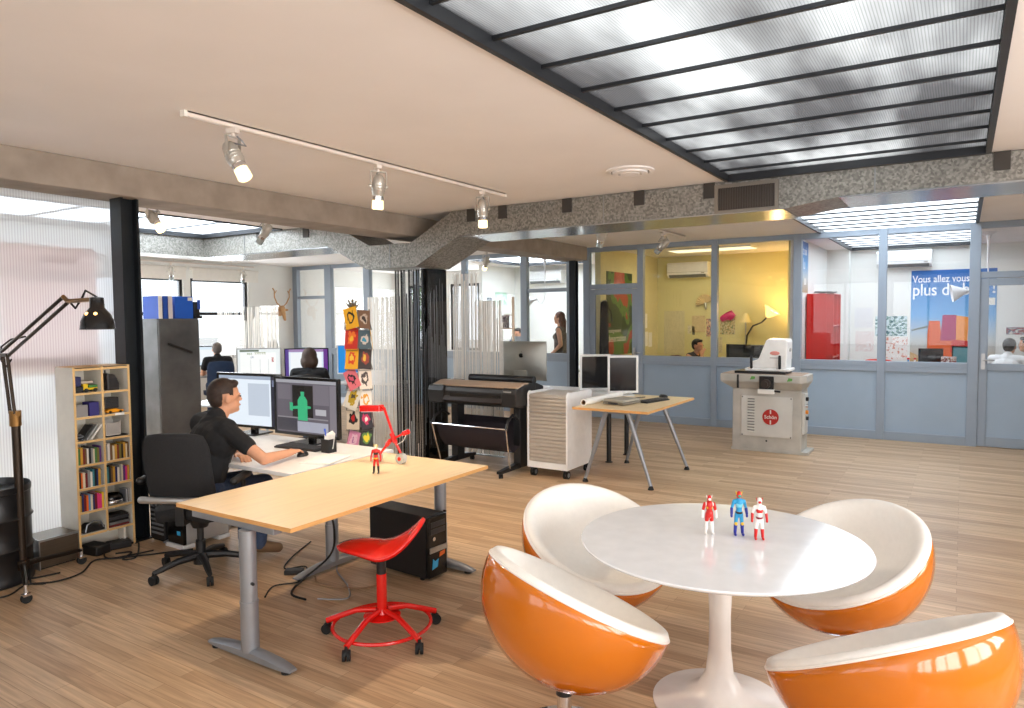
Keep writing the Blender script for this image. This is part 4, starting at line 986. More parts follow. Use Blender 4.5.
t = thing('drum', 'black ribbed drum standing behind the floor lamp at the picture edge', 'drum', (-5.385,2.02,0))
MB().lathe([(.24,0),(.255,.01),(.255,.04),(.25,.05),(.25,.22),(.262,.235),(.25,.25),(.25,.42),(.262,.435),(.25,.45),(.25,.60),(.255,.605),(.255,.64),(.25,.645),(.24,.60),(0,.60)],48).build('drum_body', mat('drum_black',(20,20,22),.3,noise=.2), t)
b = MB()
for z in (.18,.36,.52): b.ell((.245*cos(-.6),.245*sin(-.6),z),(.02,.02,.02),10,6)
b.build('bolts', M_black, t)
t = thing('metal_box', 'low brushed metal box on the floor between drum and bookshelf', 'box', (-5.43,2.435,0), 3)
MB().box(-.13,.10,-.14,.125,.012,.21).build('box_body', mat('brushed_bronze',(110,98,84),.35,metal=.7,noise=.1,scale=6,stretch=(1,1,30)), t, bevel=.005, smooth=0)
MB().box(-.13,.101,-.141,-.134,.0,.212).box(.095,.102,-.14,.126,.196,.211).build('front_edge', M_alu, t, smooth=0)
MB().box(-.11,.08,-.12,.11,0,.012).build('feet', M_rubber, t, smooth=0)
# poster behind the polycarbonate, reads mirrored from this side
t = thing('poster', 'faded pink poster hung behind the polycarbonate wall, its lettering reversed', 'poster', (-5.695,2.60,1.35))
m, n_, l_, b_, o_ = nodes_mat('pink_poster'); n_.remove(b_)
d1 = n_.new('ShaderNodeBsdfDiffuse'); d1.inputs[0].default_value = (*srgb((240,222,222)),1); d2 = n_.new('ShaderNodeBsdfTranslucent'); d2.inputs[0].default_value = (*srgb((250,236,234)),1)
m1 = n_.new('ShaderNodeMixShader'); m1.inputs[0].default_value = .88; l_.new(d1.outputs[0],m1.inputs[1]); l_.new(d2.outputs[0],m1.inputs[2]); l_.new(m1.outputs[0],o_.inputs[0])
MB().box(-.006,-.004,-.32,.34,0,.92).build('sheet', mat('pink_poster',(226,196,196),.8), t, smooth=0)
BK = Matrix(((0,0,1,0),(-1,0,0,0),(0,1,0,0),(0,0,0,1)))
text_mesh('lettering', 'SUIVANT', .125, mat('poster_ink',(160,150,156),.8), t, TR(-.002,.24,.66)@BK, .0005)
MB().box(-.003,-.001,-.10,.20,.80,.83).box(-.003,-.001,-.30,.32,.03,.10).build('print_band', mat('poster_salmon',(230,184,176),.8), t, smooth=0)

# ------------------------------------------------------------------ postcard rack
RX, RY = -4.74, 4.80
t = thing('postcard_rack', 'revolving wire rack stuffed with postcards behind the white desk', 'card rack', (RX,RY,0), 0)
MB().cyl((0,0,.02),(0,0,1.78),.014,n=12).build('pole', M_greymet, t)
MB().lathe([(.2,0),(.2,.012),(.03,.03),(0,.03)],32).build('base', M_greymet, t)
RA = [-78, -18, 42, 102, 162, 222]
b = MB()
for a in RA:
    T0 = ROT('Z', a) @ TR(.10,0,0)
    b.T = T0
    for y in (-.062,.062): b.tube([(0,y,.48),(0,y,1.80)],.003,6)
    for k in range(7):
        z = .50+k*.185; b.tube([(0,-.062,z+.09),(.022,-.062,z),(.022,.062,z),(0,.062,z+.09)],.0025,6); b.tube([(.0,-.062,z),(.0,.062,z)],.0025,6)
    b.tube([(-.10,0,1.2),(0,0,1.2)],.003,6); b.tube([(-.10,0,.7),(0,0,.7)],.003,6)
b.T = Matrix(); b.build('wire_pockets', mat('wire_grey',(120,112,104),.35,metal=.7), t)
cards = [ # face angle, level, colours, label, tilt, w
 (-78,6,[(240,178,20),(24,22,20),(240,178,20)],'mustard yellow postcard with a black figure, top of the rack',14,1.15),
 (-18,6,[(120,86,60),(190,170,150),(60,44,36)],'brown postcard at the top of the rack, beside the mustard one',-5,1),
 (-78,5,[(200,40,24),(236,120,30),(240,190,50)],'red and orange postcard below the mustard yellow one',0,1.15),
 (-18,5,[(70,90,100),(200,190,180),(50,140,170)],'teal and grey postcard beside the red and orange one',0,1),
 (-78,4,[(236,170,30),(220,70,30),(240,200,70)],'yellow-orange postcard in the middle of the rack',0,1.15),
 (-18,4,[(50,40,40),(150,60,40),(220,180,60)],'dark postcard with small bright shapes, middle of the rack',-8,1.1),
 (-78,3,[(230,120,130),(40,30,34),(220,90,120)],'pink postcard with a black spot, tilted',28,1.1),
 (-18,3,[(224,212,200),(70,60,60),(224,212,200)],'cream postcard with a dark drawing',0,1.1),
 (-78,2,[(232,226,214),(190,160,40),(80,70,60)],'white postcard with an olive print, tilted',-18,1.25),
 (-18,2,[(226,220,212),(214,150,30),(226,220,212)],'white postcard with an orange stamp',0,1.05),
 (-78,1,[(220,206,186),(30,26,26),(190,30,30)],'beige postcard with a black and red figure',3,1.15),
 (-18,1,[(40,36,44),(190,40,90),(230,226,220)],'magenta and black postcard near the lamp head',6,1),
 (-78,0,[(226,150,190),(240,200,220),(180,110,170)],'pale pink postcard at the bottom of the rack',-12,1),
 (-18,0,[(36,36,34),(90,130,60),(220,200,40)],'black postcard with green and yellow print, bottom of the rack',-8,1.15),
 (222,6,[(210,200,190),(90,80,80),(210,200,190)],'grey postcard on the far side of the rack, top',10,1),
 (222,4,[(200,210,214),(70,110,150),(200,210,214)],'pale blue postcard on the far side of the rack, middle',0,1),
 (222,2,[(190,206,220),(226,226,226),(120,150,180)],'pale blue and white postcard sticking out of the rack',18,1.1),
 (222,0,[(226,206,190),(190,120,110),(240,220,210)],'salmon postcard sticking out at the bottom of the rack',20,1.1),
 (42,5,[(226,180,40),(60,50,30),(226,180,40)],'yellow postcard sticking out towards the striped screen',30,1.1),
 (42,1,[(90,50,50),(140,60,40),(50,30,30)],'dark brown postcard sticking out by the striped screen',-14,1),
]
for k,(a,lv,cols,lab,tilt,w) in enumerate(cards):
    w *= 1.18
    o = MB().box(-.0012,.0012,-.05*w,.05*w,-.072*w,.072*w).build('postcard', mk_card('card_print_%d'%k, cols, k), smooth=0)
    tag(o, lab, 'postcard', 'postcards in the revolving rack')
    M = TR(RX,RY,0) @ ROT('Z',a) @ TR(.122 - .004,0,.505+lv*.185+.078*w) @ ROT('Y',-7) @ ROT('X',tilt)
    o.location = M.translation; o.rotation_euler = M.to_euler()
t_ = MB()
for k in range(5):
    a = rad(20+k*25); t_.add([(0,0,0),(.12*cos(a),-.02,.10*sin(a)),(.13*cos(a+.3),.03,.10*sin(a+.3)),(0,.07,0)],[(0,1,2,3)])
o = t_.build('flyer', mk_print('flyer_print',[(200,196,190),(40,38,40),(226,180,60)],7,3), solid=.001, smooth=0); tag(o,'fanned black, grey and yellow flyers on the very top of the rack','flyer'); o.location=(RX-.04,RY-.06,1.80)

# ------------------------------------------------------------------ striped dividing screens
def screen(label, x0, x1, y, tops, m, n, seed, wmin, wmax, z0=.02, grp='striped glass screens'):
    rnd = random.Random(seed)
    t = thing('striped_screen', label, 'screen', ((x0+x1)/2,y,0), 0, grp); w = x1-x0
    zt = max(tops)+.01
    MB().box(-w/2,w/2,.0,.008,.012,zt).build('glass_sheet', M_glass, t, smooth=0)
    MB().box(-w/2,w/2,-.02,.03,0,.014).build('floor_rail', M_alu, t, smooth=0)
    b = MB()
    for k in range(n):
        x = -w/2+w*(k+rnd.uniform(.05,.5))/n; ww = rnd.uniform(wmin,wmax)*w/n
        zt = tops[min(len(tops)-1,int((x+w/2)/w*len(tops)))] - (rnd.random()<.25)*rnd.uniform(0,.35)
        zb = z0 + (rnd.random()<.2)*rnd.uniform(0,.5)
        b.box(x,min(x+ww,w/2),-.0025,-.0005,zb,zt)
    o = b.build('stripes', m, t, smooth=0)
M_stw = mat('white_stripe_film',(242,238,230),.6); M_stb = mat('black_stripe_film',(20,20,24),.25)
screen('white striped glass screen behind the postcard rack', -6.37, -5.62, 6.62, [1.98], M_stw, 40, 3, .55, .97)
screen('black striped glass screen beside the dark column, reaching up to the duct', -5.73, -5.29, 6.42, [2.28], M_stb, 26, 5, .4, .95)
screen('white striped glass screen behind the large printer, stepping down', -5.46, -4.70, 7.2, [2.26,2.26,1.92,1.92], M_stw, 44, 8, .5, .95)
screen('pale striped glass screen under the antlers by the studio window', -12.0, -10.25, 8.42, [1.94], M_stw, 44, 11, .25, .7)
b = MB(); rnd = random.Random(4)
for k in range(16):
    z0_ = .1+rnd.random()*.8; y_ = 6.47+k*.0225
    b.box(-5.2695,-5.268,y_,y_+rnd.uniform(.003,.009),z0_,1.2+rnd.random()*1.05)
for k in range(5):
    x_ = -5.355+k*.017; b.box(x_,x_+rnd.uniform(.003,.007),6.4585,6.46,.1+rnd.random()*.6,1.3+rnd.random()*.9)
struct(b.build('trim_column', mat('silver_stripe_film',(150,152,156),.25,metal=.5), smooth=0))

# ------------------------------------------------------------------ large-format printer
t = thing('plotter', 'large black format printer with tan top cover standing by the dark column', 'printer', (-4.55,6.62,0))
hw = .57
prof = [(-.30,.77),(-.31,.90),(-.29,.945),(-.12,.985),(.16,.985),(.30,.94),(.31,.80),(.2,.74),(-.22,.74)]
MB().prism(prof, -hw, hw, 'yz').build('printer_body', M_black, t, bevel=.01, smooth=0)
MB().prism([(-.325,.76),(-.335,.90),(-.31,.955),(-.12,.997),(.1,.997),(.1,.76)], -hw-.02, -hw+.2,'yz').build('left_housing', M_black, t, bevel=.012, smooth=0)
MB().prism([(-.325,.76),(-.335,.90),(-.31,.955),(-.12,.997),(.1,.997),(.1,.76)], hw-.16, hw+.02,'yz').build('right_housing', M_black, t, bevel=.012, smooth=0)
MB().prism([(-.285,.950),(-.14,.988),(-.06,.990),(-.06,1.004),(-.145,1.004),(-.29,.962)], -hw+.02, hw+.02,'yz').build('top_cover', mat('tan_cover',(176,150,126),.35,metal=.2), t, bevel=.005, smooth=0)
MB().cyl((-hw+.30,.06,1.02),(hw+.02,.06,1.02),.045,n=20).build('roll_cover', M_black, t)
MB().box(-hw+.28,hw-.2,-.316,-.305,.84,.875).build('output_slot', M_blackg, t, smooth=0)
MB().prism([(-.33,.79),(-.345,.80),(-.31,.845),(-.30,.845)], -hw+.2, hw-.16,'yz').build('paper_guide', mat('dark_brown_plastic',(44,36,34),.4), t, smooth=0)
MB().box(-hw+.03,-hw+.16,-.30,-.24,.953,.966).build('control_panel', mat('panel_grey',(170,166,160),.4), t, smooth=0)
text_mesh('badge', 'PLOT', .03, M_alu, t, TR(hw-.15,-.336,.925)@FX, .0005) if False else MB().box(hw-.13,hw-.03,-.3375,-.335,.915,.93).build('badge', M_alu, t, smooth=0)
for s in (-1,1):
    MB().box(s*(hw-.14)-.045,s*(hw-.14)+.045,-.05,.09,.06,.75).build('leg', M_black, t, bevel=.006, smooth=0)
    b = MB().prism([(-.42,.05),(.34,.05),(.34,.085),(.1,.11),(-.1,.11),(-.42,.08)], s*(hw-.14)-.03, s*(hw-.14)+.03,'yz')
    f = b.build('foot', M_black, t, bevel=.005, smooth=0)
    for y in (-.38,.3): caster(t, s*(hw-.14), y, .024)
MB().box(-hw+.17,hw-.17,.02,.06,.20,.26).build('crossbar', M_black, t, smooth=0)
b = MB().grid(lambda u,v:(-hw+.12+(2*hw-.24)*u, -.36+.46*v, .52-.30*sin(pi*v)**.8+.06*v), 12, 16); b.build('paper_basket', mat('dark_fabric',(38,30,36),.9), t, solid=.006)
MB().tube([(-hw+.06,-.38,.53),(hw-.06,-.38,.53)],.009,8).build('basket_rod', M_chrome, t)
for s in (-1,1):
    MB().tube([(s*(hw-.07),-.38,.53),(s*(hw-.10),-.26,.09)],.007,8).build('basket_strut', M_chrome, t)
    MB().tube([(s*(hw-.07),-.38,.52),(s*(hw-.08),-.33,.61),(s*(hw-.1),-.2,.66),(s*(hw-.1),-.1,.60)],.016,8).build('basket_bracket', M_black, t)

# ------------------------------------------------------------------ roll-front cabinet on casters
t = thing('roller_cabinet', 'white cabinet on casters with a ribbed roll front beside the printer', 'cabinet', (-3.705,6.795,0))
sp = [(-.295,.10),(.29,.10),(.295,.90),(.20,.925),(.16,.915),(-.20,.915),(-.255,.925),(-.29,.895)]
for s,x in ((-1,-.245),(1,.225)): MB().prism(sp, x, x+.02, 'yz').build('side_panel', M_lam, t, bevel=.006, smooth=0)
MB().box(-.225,.225,-.285,.285,.10,.165).box(-.225,.225,.27,.285,.165,.89).build('carcass', M_lam, t, smooth=0)
M_tamb = mat('tambour_grey',(190,182,172),.4,metal=.3)
b = MB()
for k in range(18): z = .168+k*.040; b.prism([(-.272,z),(-.280,z+.005),(-.282,z+.018),(-.280,z+.033),(-.272,z+.038)], -.224,.224,'yz')
b.box(-.224,.224,-.270,-.266,.165,.885)
for k in range(19): y = -.26+k*.0265; b.prism([(y,.884),(y+.003,.891),(y+.0225,.891),(y+.0255,.884)], -.224,.224,'yz')
b.build('roll_front', M_tamb, t, smooth=0)
MB().box(-.224,.224,-.284,-.279,.70,.706).build('pull_bar', M_alu, t, smooth=0)
for x in (-.2,.2):
    for y in (-.24,.24):
        MB().box(x-.03,x+.03,y-.03,y+.03,.085,.10).cyl((x,y,.05),(x,y,.09),.012,n=10).build('caster_plate', M_dark, t, smooth=30)
        b = MB()
        for k in (-.016,.016): b.cyl((x+k-.009,y+.015,.042),(x+k+.009,y+.015,.042),.042,n=22)
        w_ = b.build('wheel', M_rubber, t)
        MB().cyl((x-.028,y+.015,.042),(x+.028,y+.015,.042),.024,n=16).build('wheel_hub', M_greymet, w_)

# ------------------------------------------------------------------ trestle table and what stands on it
t = thing('trestle_table', 'birch table on splayed silver trestle legs beside the white cabinet', 'table', (-2.93,7.08,0))
MB().box(-.405,.405,-.70,.68,.775,.80).build('tabletop', M_ply, t, bevel=.002, smooth=0)
b = MB().box(-.4065,-.405,-.70,.68,.7755,.7995).box(.405,.4065,-.70,.68,.7755,.7995).box(-.405,.405,-.7015,-.70,.7755,.7995)
b.build('edge_banding', M_plyx, t, smooth=0)
for y,fy in ((-.46,-.50),(.50,.58)):
    MB().box(-.30,.30,y-.03,y+.03,.748,.775).box(-.1,.1,y-.035,y+.035,.73,.75).build('leg_bracket', M_greymet, t, bevel=.003, smooth=0)
    for s in (-1,1):
        p0 = Vector((s*.12-.02,y,.745)); p1 = Vector((s*.36,fy,.03)); pm = p0.lerp(p1,.62)
        l_ = MB().cyl(p0,pm,.026,.023,n=16).cyl(pm,p1,.019,.017,n=14).build('leg', M_greymet, t)
        MB().lathe([(.030,0),(.030,.008),(.016,.04),(0,.04)],16,(p1.x,p1.y,0)).build('foot_cap', M_rubber, l_)
TT = .80
def paper_roll(label, p0, p1, r):
    o = thing('paper_roll', label, 'roll', p0); d = Vector(p1)-Vector(p0)
    b = MB(); M, L_ = align((0,0,0), d); b.T = M
    b.lathe([(r,0),(r,L_),(r*.72,L_),(r*.72,0)],24,close=True); b.build('rolled_sheet', M_paper, o)
    b = MB(); b.T = M; b.lathe([(r*.72,.004),(r*.72,L_),(r*.62,L_),(r*.62,.004)],20,close=True); b.build('core', mat('kraft_core',(150,116,86),.8), o)
paper_roll('long white paper roll lying along the table edge beside the cabinet', (-3.27,6.50,.836), (-3.27,7.42,.836), .035)
t = thing('card_reader', 'flat grey box with a ribbed lid on the trestle table', 'device', (-3.0,6.86,TT), -12)
MB().box(-.13,.13,-.16,.16,.006,.03).build('base', mat('device_grey',(130,122,108),.5), t, bevel=.006, smooth=0)
MB().box(-.125,.125,-.155,.155,.032,.056).build('lid', mat('device_light',(176,170,156),.45), t, bevel=.008, smooth=0)
MB().box(-.06,.06,-.161,-.157,.01,.026).build('label_plate', M_dark, t, smooth=0)
t = keyboard('dark grey keyboard on the trestle table beside the grey box', (-2.80,7.22,TT), 78, M_black, mat('dark_key',(52,52,56),.5))
mouse('black mouse near the far edge of the trestle table', (-2.83,7.62,TT), 80, M_black)
M_whf = mat('white_monitor_frame',(232,232,230),.3)
t, ui, scr, M = monitor('monitor', 'white-framed dark monitor on the computer desk, nearer the cabinet', (-3.73,7.73,TT), 36, .37, .43, .024, M_whf, M_screen, .03, 'white-framed monitors', stand='foot', tilt=3)
t, ui, scr, M = monitor('monitor', 'white-framed dark monitor on the trestle table, farther from the cabinet', (-3.29,7.55,TT), 32, .35, .43, .024, M_whf, M_screen, .035, 'white-framed monitors', stand='foot')
cable('thin black cable lying across the trestle table under the monitors', [(-3.0,7.5,.806),(-3.1,7.3,.806),(-3.05,7.15,.806),(-2.95,7.1,.806)],.004)
t = thing('computer_desk', 'pale desk behind the printer carrying the silver computer', 'desk', (-4.25,7.82,0))
MB().box(-.95,.86,-.38,.40,.775,.80).build('tabletop', M_lam, t, bevel=.003, smooth=0)
for x in (-.88,.76):
    for y in (-.22,.3): MB().cyl((x,y,0),(x,y,.775),.028,n=16).lathe([(.045,0),(.045,.006),(.028,.012)],16,(x,y,0)).build('leg', M_black, t)
t = thing('pedestal', 'tan wooden pedestal on the floor under the computer desk', 'cabinet', (-4.60,7.78,0))
MB().box(-.22,.22,-.25,.25,.02,.62).build('carcass', mat('tan_board',(206,176,140),.5,noise=.06), t, bevel=.004, smooth=0)
for k in range(3):
    d_ = MB().box(-.21,.21,-.268,-.25,.04+k*.195,.225+k*.195).build('drawer', mat('tan_board',(206,176,140),.5), t, bevel=.003, smooth=0)
    MB().box(-.05,.05,-.285,-.268,.13+k*.195,.142+k*.195).build('handle', M_alu, d_, smooth=0)
MB().box(-.2,.2,-.23,.23,0,.02).build('plinth', M_rubber, t, smooth=0)
# silver all-in-one computer seen from behind
t = thing('desktop_computer', 'silver all-in-one computer seen from behind, over the printer', 'computer', (-4.68,7.62,TT), 8)
b = MB()
b.grid(lambda u,v:((u-.5)*.64, -.012-.05*max(0,1-(2*u-1)**2)*max(0,1-(2*v-1)**2)**.6, .12+.49*v), 20, 16).box(-.32,.32,-.012,.0,.12,.61)
b.build('back_shell', mat('anodised_silver',(178,178,172),.34,metal=.75), t)
MB().box(-.315,.315,0,.006,.2,.605).build('screen_glass', M_blackg, t, smooth=0)
MB().prism([(-.10,.0),(.09,0),(.09,.008),(-.085,.012),(-.075,.25),(-.088,.25)], -.09,.09,'yz').build('stand', mat('anodised_silver',(178,178,172),.34,metal=.75), t, bevel=.003, smooth=0)
b = MB(); b.T = TR(0,-.0635,.435)
pts = []
for k in range(40):
    a = 2*pi*k/40; r = .030*(1-.13*max(0,sin(a))**6-.09*max(0,-sin(a))**8); x,z = r*cos(a)*.98, r*sin(a)*1.05
    pts.append((x,z))
pts = [((x if ((x-.036)**2+(z-.004)**2) > .0165**2 else .036-math.sqrt(max(0,.0165**2-(z-.004)**2))), z) for x,z in pts]
b.prism(pts, -.001, .001, 'xz').prism([(.0,.034),(.004,.046),(.014,.052),(.011,.040)],-.001,.001,'xz')
b.T = TR(0,-.0635,.435)
b.build('fruit_logo', M_blackg, t, smooth=0)

# ------------------------------------------------------------------ grey clicker press
t = thing('clicker_press', 'worn grey cutting press with a white hood and red round badge', 'machine', (-2.03,9.34,0))
M_mg = mat('worn_grey_enamel',(182,178,170),.5,noise=.14,scale=5); M_mw = mat('hood_white',(240,238,234),.3)
M_mp = mat('press_panel',(206,204,198),.45,noise=.06,scale=4)
MB().box(-.445,.39,-.19,.20,.03,.79).build('body', M_mg, t, bevel=.012, smooth=0)
MB().box(-.455,.47,-.20,.21,0,.035).build('foot_plate', M_mg, t, bevel=.004, smooth=0)
MB().add([(-.445,-.19,.79),(.39,-.19,.79),(.39,.20,.79),(-.445,.20,.79),(-.58,-.27,.88),(.41,-.26,.88),(.44,.25,.88),(-.58,.26,.88)],[(0,1,5,4),(1,2,6,5),(2,3,7,6),(3,0,4,7),(0,3,2,1),(4,5,6,7)]).build('flare', M_mg, t, bevel=.006, smooth=0)
MB().prism([(-.58,-.27),(.38,-.27),(.45,-.20),(.45,.20),(.38,.27),(-.58,.27)], .88,.975).build('table_slab', M_mg, t, bevel=.008, smooth=0)
MB().box(-.565,.40,-.25,.25,.975,.98).build('worn_top', mat('worn_brown_top',(160,136,118),.6,noise=.2,scale=6), t, smooth=0)
p = MB().box(-.33,.285,-.205,-.19,.19,.70).build('access_panel', M_mp, t, bevel=.005, smooth=0)
b = MB()
for k in range(12): b.prism([(-.206,.24+k*.036),(-.218,.246+k*.036),(-.206,.262+k*.036)], -.25,-.165,'yz')
b.build('louvres', M_mp, p, smooth=0)
b = MB()
for k in range(12): b.box(-.25,-.165,-.2065,-.205,.262+k*.036,.270+k*.036)  # dark strips put the shade between the louvres into colour
b.build('louvre_shade', M_dark, p, smooth=0)
b = MB(); b.T = TR(.03,-.205,.445)@ROT('X',90); b.lathe([(.098,0),(.098,.006),(0,.006)],40)
bd = b.build('round_badge', mat('badge_red',(178,36,30),.35), p)
M_bw = mat('badge_white',(230,224,216),.4)
MB().box(.022,.038,-.2125,-.211,.355,.405).box(.022,.038,-.2125,-.211,.485,.535).build('badge_bar', M_bw, bd, smooth=0)
text_mesh('badge_lettering', 'Schön', .062, M_bw, bd, TR(.03,-.2112,.425)@FX, .001, 'CENTER', .001)
b = MB()
for x,z in ((-.315,.205),(.27,.205),(-.315,.685),(.27,.685)): b.cyl((x,-.211,z),(x,-.205,z),.008,n=8)
b.build('screws', M_dark, p)
MB().cyl((-.02,-.195,.14),(-.02,-.189,.14),.012,n=10).build('drain_hole', M_dark, t)
MB().box(-.09,.08,-.30,-.27,.79,.96).build('drive_recess', M_black, t, bevel=.004, smooth=0)
MB().box(-.10,.09,-.335,-.27,.745,.80).build('drive_bracket', M_mw, t, bevel=.004, smooth=0)
MB().cyl((0,-.36,.87),(0,-.29,.87),.055,n=20).cyl((0,-.38,.87),(0,-.36,.87),.03,n=16).build('drive_knob', mat('oily_steel',(70,62,58),.4,metal=.6), t)
MB().cyl((.08,-.29,.78),(.16,-.29,.775),.012,n=8).build('bolt', M_dark, t)
MB().box(-.37,-.345,-.275,-.265,.80,.97).build('strap', M_black, t, smooth=0)
b = MB()
for x,z in ((-.18,.93),(.26,.92)): b.add([(x-.03,-.2712,z-.02),(x+.03,-.2712,z-.01),(x+.035,-.2712,z+.02),(x-.01,-.2712,z+.025)],[(0,1,2,3)])
b.build('green_paint_spots', mat('paint_green',(90,150,70),.6), t, smooth=0)
MB().box(-.42,.20,-.20,.20,.98,1.012).build('bed_mat', M_black, t, bevel=.004, smooth=0)
MB().box(-.30,.24,-.17,.18,1.012,1.05).build('beam_foot', M_mw, t, bevel=.012, smooth=0)
MB().prism([(-.245,1.05),(.20,1.05),(.21,1.39),(.19,1.415),(-.015,1.42),(-.05,1.395),(-.14,1.16),(-.245,1.125)], -.15,.16,'xz').build('hood', M_mw, t, bevel=.022, smooth=0)
b = MB().ell((.06,-.152,1.24),(.06,.004,.026),20,6); hl = b.build('hood_emblem', mat('emblem_pink',(226,150,140),.5), t)
MB().box(.0,.12,-.153,-.151,1.175,1.187).build('hood_caption', mat('emblem_grey',(190,180,176),.5), t, smooth=0)
for x in (-.21,.13): MB().cap((x,-.20,1.06),(x,-.21,1.20),.017).build('handle', M_black, t)
MB().cyl((.20,.0,1.28),(.22,.0,1.28),.025,n=14).build('side_cap', mat('panel_grey',(170,166,160),.4), t)
sb = MB().box(.39,.42,-.15,.05,.25,.75).build('switch_box', M_mp, t, bevel=.004, smooth=0)
for y,z,m,n_ in ((-.08,.68,M_black,'black_switch'),(-.1,.60,M_chrome,'steel_button'),(-.09,.52,mat('button_orange',(230,140,30),.4),'orange_button'),(-.06,.44,M_black,'rotary_switch')): MB().cyl((.42,y,z),(.45,y,z),.024,n=14).build(n_, m, sb)

# ------------------------------------------------------------------ people
def remeshed(fn, name, m, parent, vox):
    b = MB(); fn(b); return b.build(name, m, parent, remesh=vox)
def human(label, loc, rz, J, hairm, top, bottom, skin=M_skin, vox=.008, sleeves='short', hair='short', shoes=M_black, woman=False, tops='tee', group=None, hs=1.0, bulk=0, name='person'):
    """J: joints in local metres (facing +y): pelvis waist chest neck head; sh/el/wr/ha L,R; hip/kn/an/toe L,R"""
    t = thing(name, label, 'person', loc, rz, group)
    V = {k:Vector(v) for k,v in J.items()}
    fwd = V.get('fwd', Vector((0,1,0))).normalized(); side = fwd.cross(Vector((0,0,1))).normalized()   # side = person's right
    HM = Matrix.Translation(V['head']) @ Matrix((( side.x,fwd.x,0,0),(side.y,fwd.y,0,0),(side.z,fwd.z,1,0),(0,0,0,1))) @ Matrix.Scale(hs,4)
    ch = V['chest']; w_ = .16 if woman else .18
    def torso(b, g=0):
        g += bulk
        b.cap(V['pelvis'], V['waist'], .13+g, .115+g, 16)
        b.cap(V['waist'], ch, .115+g, .125+g, 16)
        ax = (V['shR']-V['shL']).normalized(); mid = (V['shR']+V['shL'])/2
        b.cap(ch-ax*.06, ch+ax*.06, .115+g, n=16)
        b.cap(V['shL'].lerp(mid,.15), V['shR'].lerp(mid,.15), .062+g, n=14)
        b.cap(ch, mid, .11+g, .08+g, 14)
    def arm(b, s, g=0, upto=2):
        b.cap(V['sh'+s], V['el'+s] if upto>=1 else V['sh'+s].lerp(V['el'+s],.55), .052+g, (.04+g) if upto>=1 else .047+g, 12)
        if upto>=2: b.cap(V['el'+s], V['wr'+s], .040+g, .027+g, 12)
    def hand(b, s):
        w, h = V['wr'+s], V['ha'+s]; d = (h-w).normalized(); sd = d.cross(Vector((0,0,1)))
        if sd.length < .1: sd = side.copy()
        sd.normalize(); up = sd.cross(d)
        sgn = -1 if s=='R' else 1
        b.cap(w, w+d*.03, .027,.026,12)
        for q in (-.026,-.009,.009,.026): b.cap(w+d*.02+sd*q*.7, w+d*.085+sd*q, .015,.0125,8)
        for q,L_,cu in ((-.031,.062,.4),(-.0105,.074,.3),(.0105,.078,.3),(.031,.070,.35)):
            if s=='L': q = -q
            p0 = w+d*.085+sd*q; p1 = p0+(d*cos(cu)-up*sin(cu)*1.0)*L_*.5; p2 = p1+(d*cos(cu*2)-up*sin(cu*2))*L_*.5
            b.cap(p0,p1,.0095,.0088,8).cap(p1,p2,.0088,.0075,8)
        th = w+d*.03+sd*(sgn*.024); t1 = th+(d*.7+sd*sgn*.7)*.04; b.cap(th,t1,.013,.011,8).cap(t1,t1+(d*.9+sd*sgn*.15)*.032,.011,.0085,8)
    def leg(b, s, g=0, r0=.085, r1=.058, r2=.042):
        b.cap(V['hip'+s], V['kn'+s], r0+g, r1+g, 14); b.cap(V['kn'+s], V['an'+s], r1+g-.004, r2+g, 12)
    def body(b):
        torso(b,-.012)
        for s in 'LR': arm(b, s); hand(b, s); leg(b, s, -.012); b.cap(V['an'+s], V['toe'+s], .036,.028,10)
        b.cap(V['neck']-Vector((0,0,.05)), V['head']-Vector((0,0,.05)), .056,.052,14)
        b.T = HM
        b.ell((0,-.008,.02),(.075,.094,.098),20,14).ell((0,.022,-.05),(.056,.066,.066),16,10).cap((0,.070,-.086),(0,.056,-.09),.018,n=10)
        b.cap((0,.080,.014),(0,.096,-.020),.007,.0115,10).ell((0,.082,-.056),(.022,.010,.010),10,6)
        for s in (-1,1): b.ell((s*.076,-.005,-.008),(.010,.019,.031),10,8); b.ell((s*.032,.078,.018),(.02,.014,.008),8,6)
        b.T = Matrix()
    bd = remeshed(body, 'body', skin, t, vox)
    b = MB(); b.T = HM
    for s in (-1,1): b.ell((s*.031,.0875,.004),(.011,.006,.0065),10,6)
    b.build('eyes', M_dark, t)
    b = MB(); b.T = HM; b.ell((0,.0905,-.056),(.019,.004,.005),10,6); b.build('mouth', mat('lips',(170,96,84),.5), t)
    def shirt(b):
        torso(b,.006)
        if sleeves!='none':
            for s in 'LR': arm(b, s, .012, {'short':0,'elbow':1,'long':2}[sleeves])
        if sleeves!='none': b.cap(V['neck']-Vector((0,0,.05)), V['neck']-Vector((0,0,.005)), .072,.068,14)
        if woman and tops!='loose':
            for s in (-1,1): b.ell(ch+side*s*.065+fwd*.085+Vector((0,0,.0)),(.06,.055,.06),12,8)
    remeshed(shirt, 'shirt', top, t, vox)
    def pants(b):
        b.cap(V['hipL'], V['hipR'], .112,n=14); b.cap(V['pelvis'], V['pelvis'].lerp(V['waist'],.5), .138,.128,16)
        for s in 'LR': leg(b, s, .008)
    remeshed(pants, 'trousers', bottom, t, vox)
    for s in 'LR':
        b = MB(); b.cap(V['an'+s]+Vector((0,0,-.01)), V['toe'+s], .046,.036,12); b.build('shoe', shoes, t)
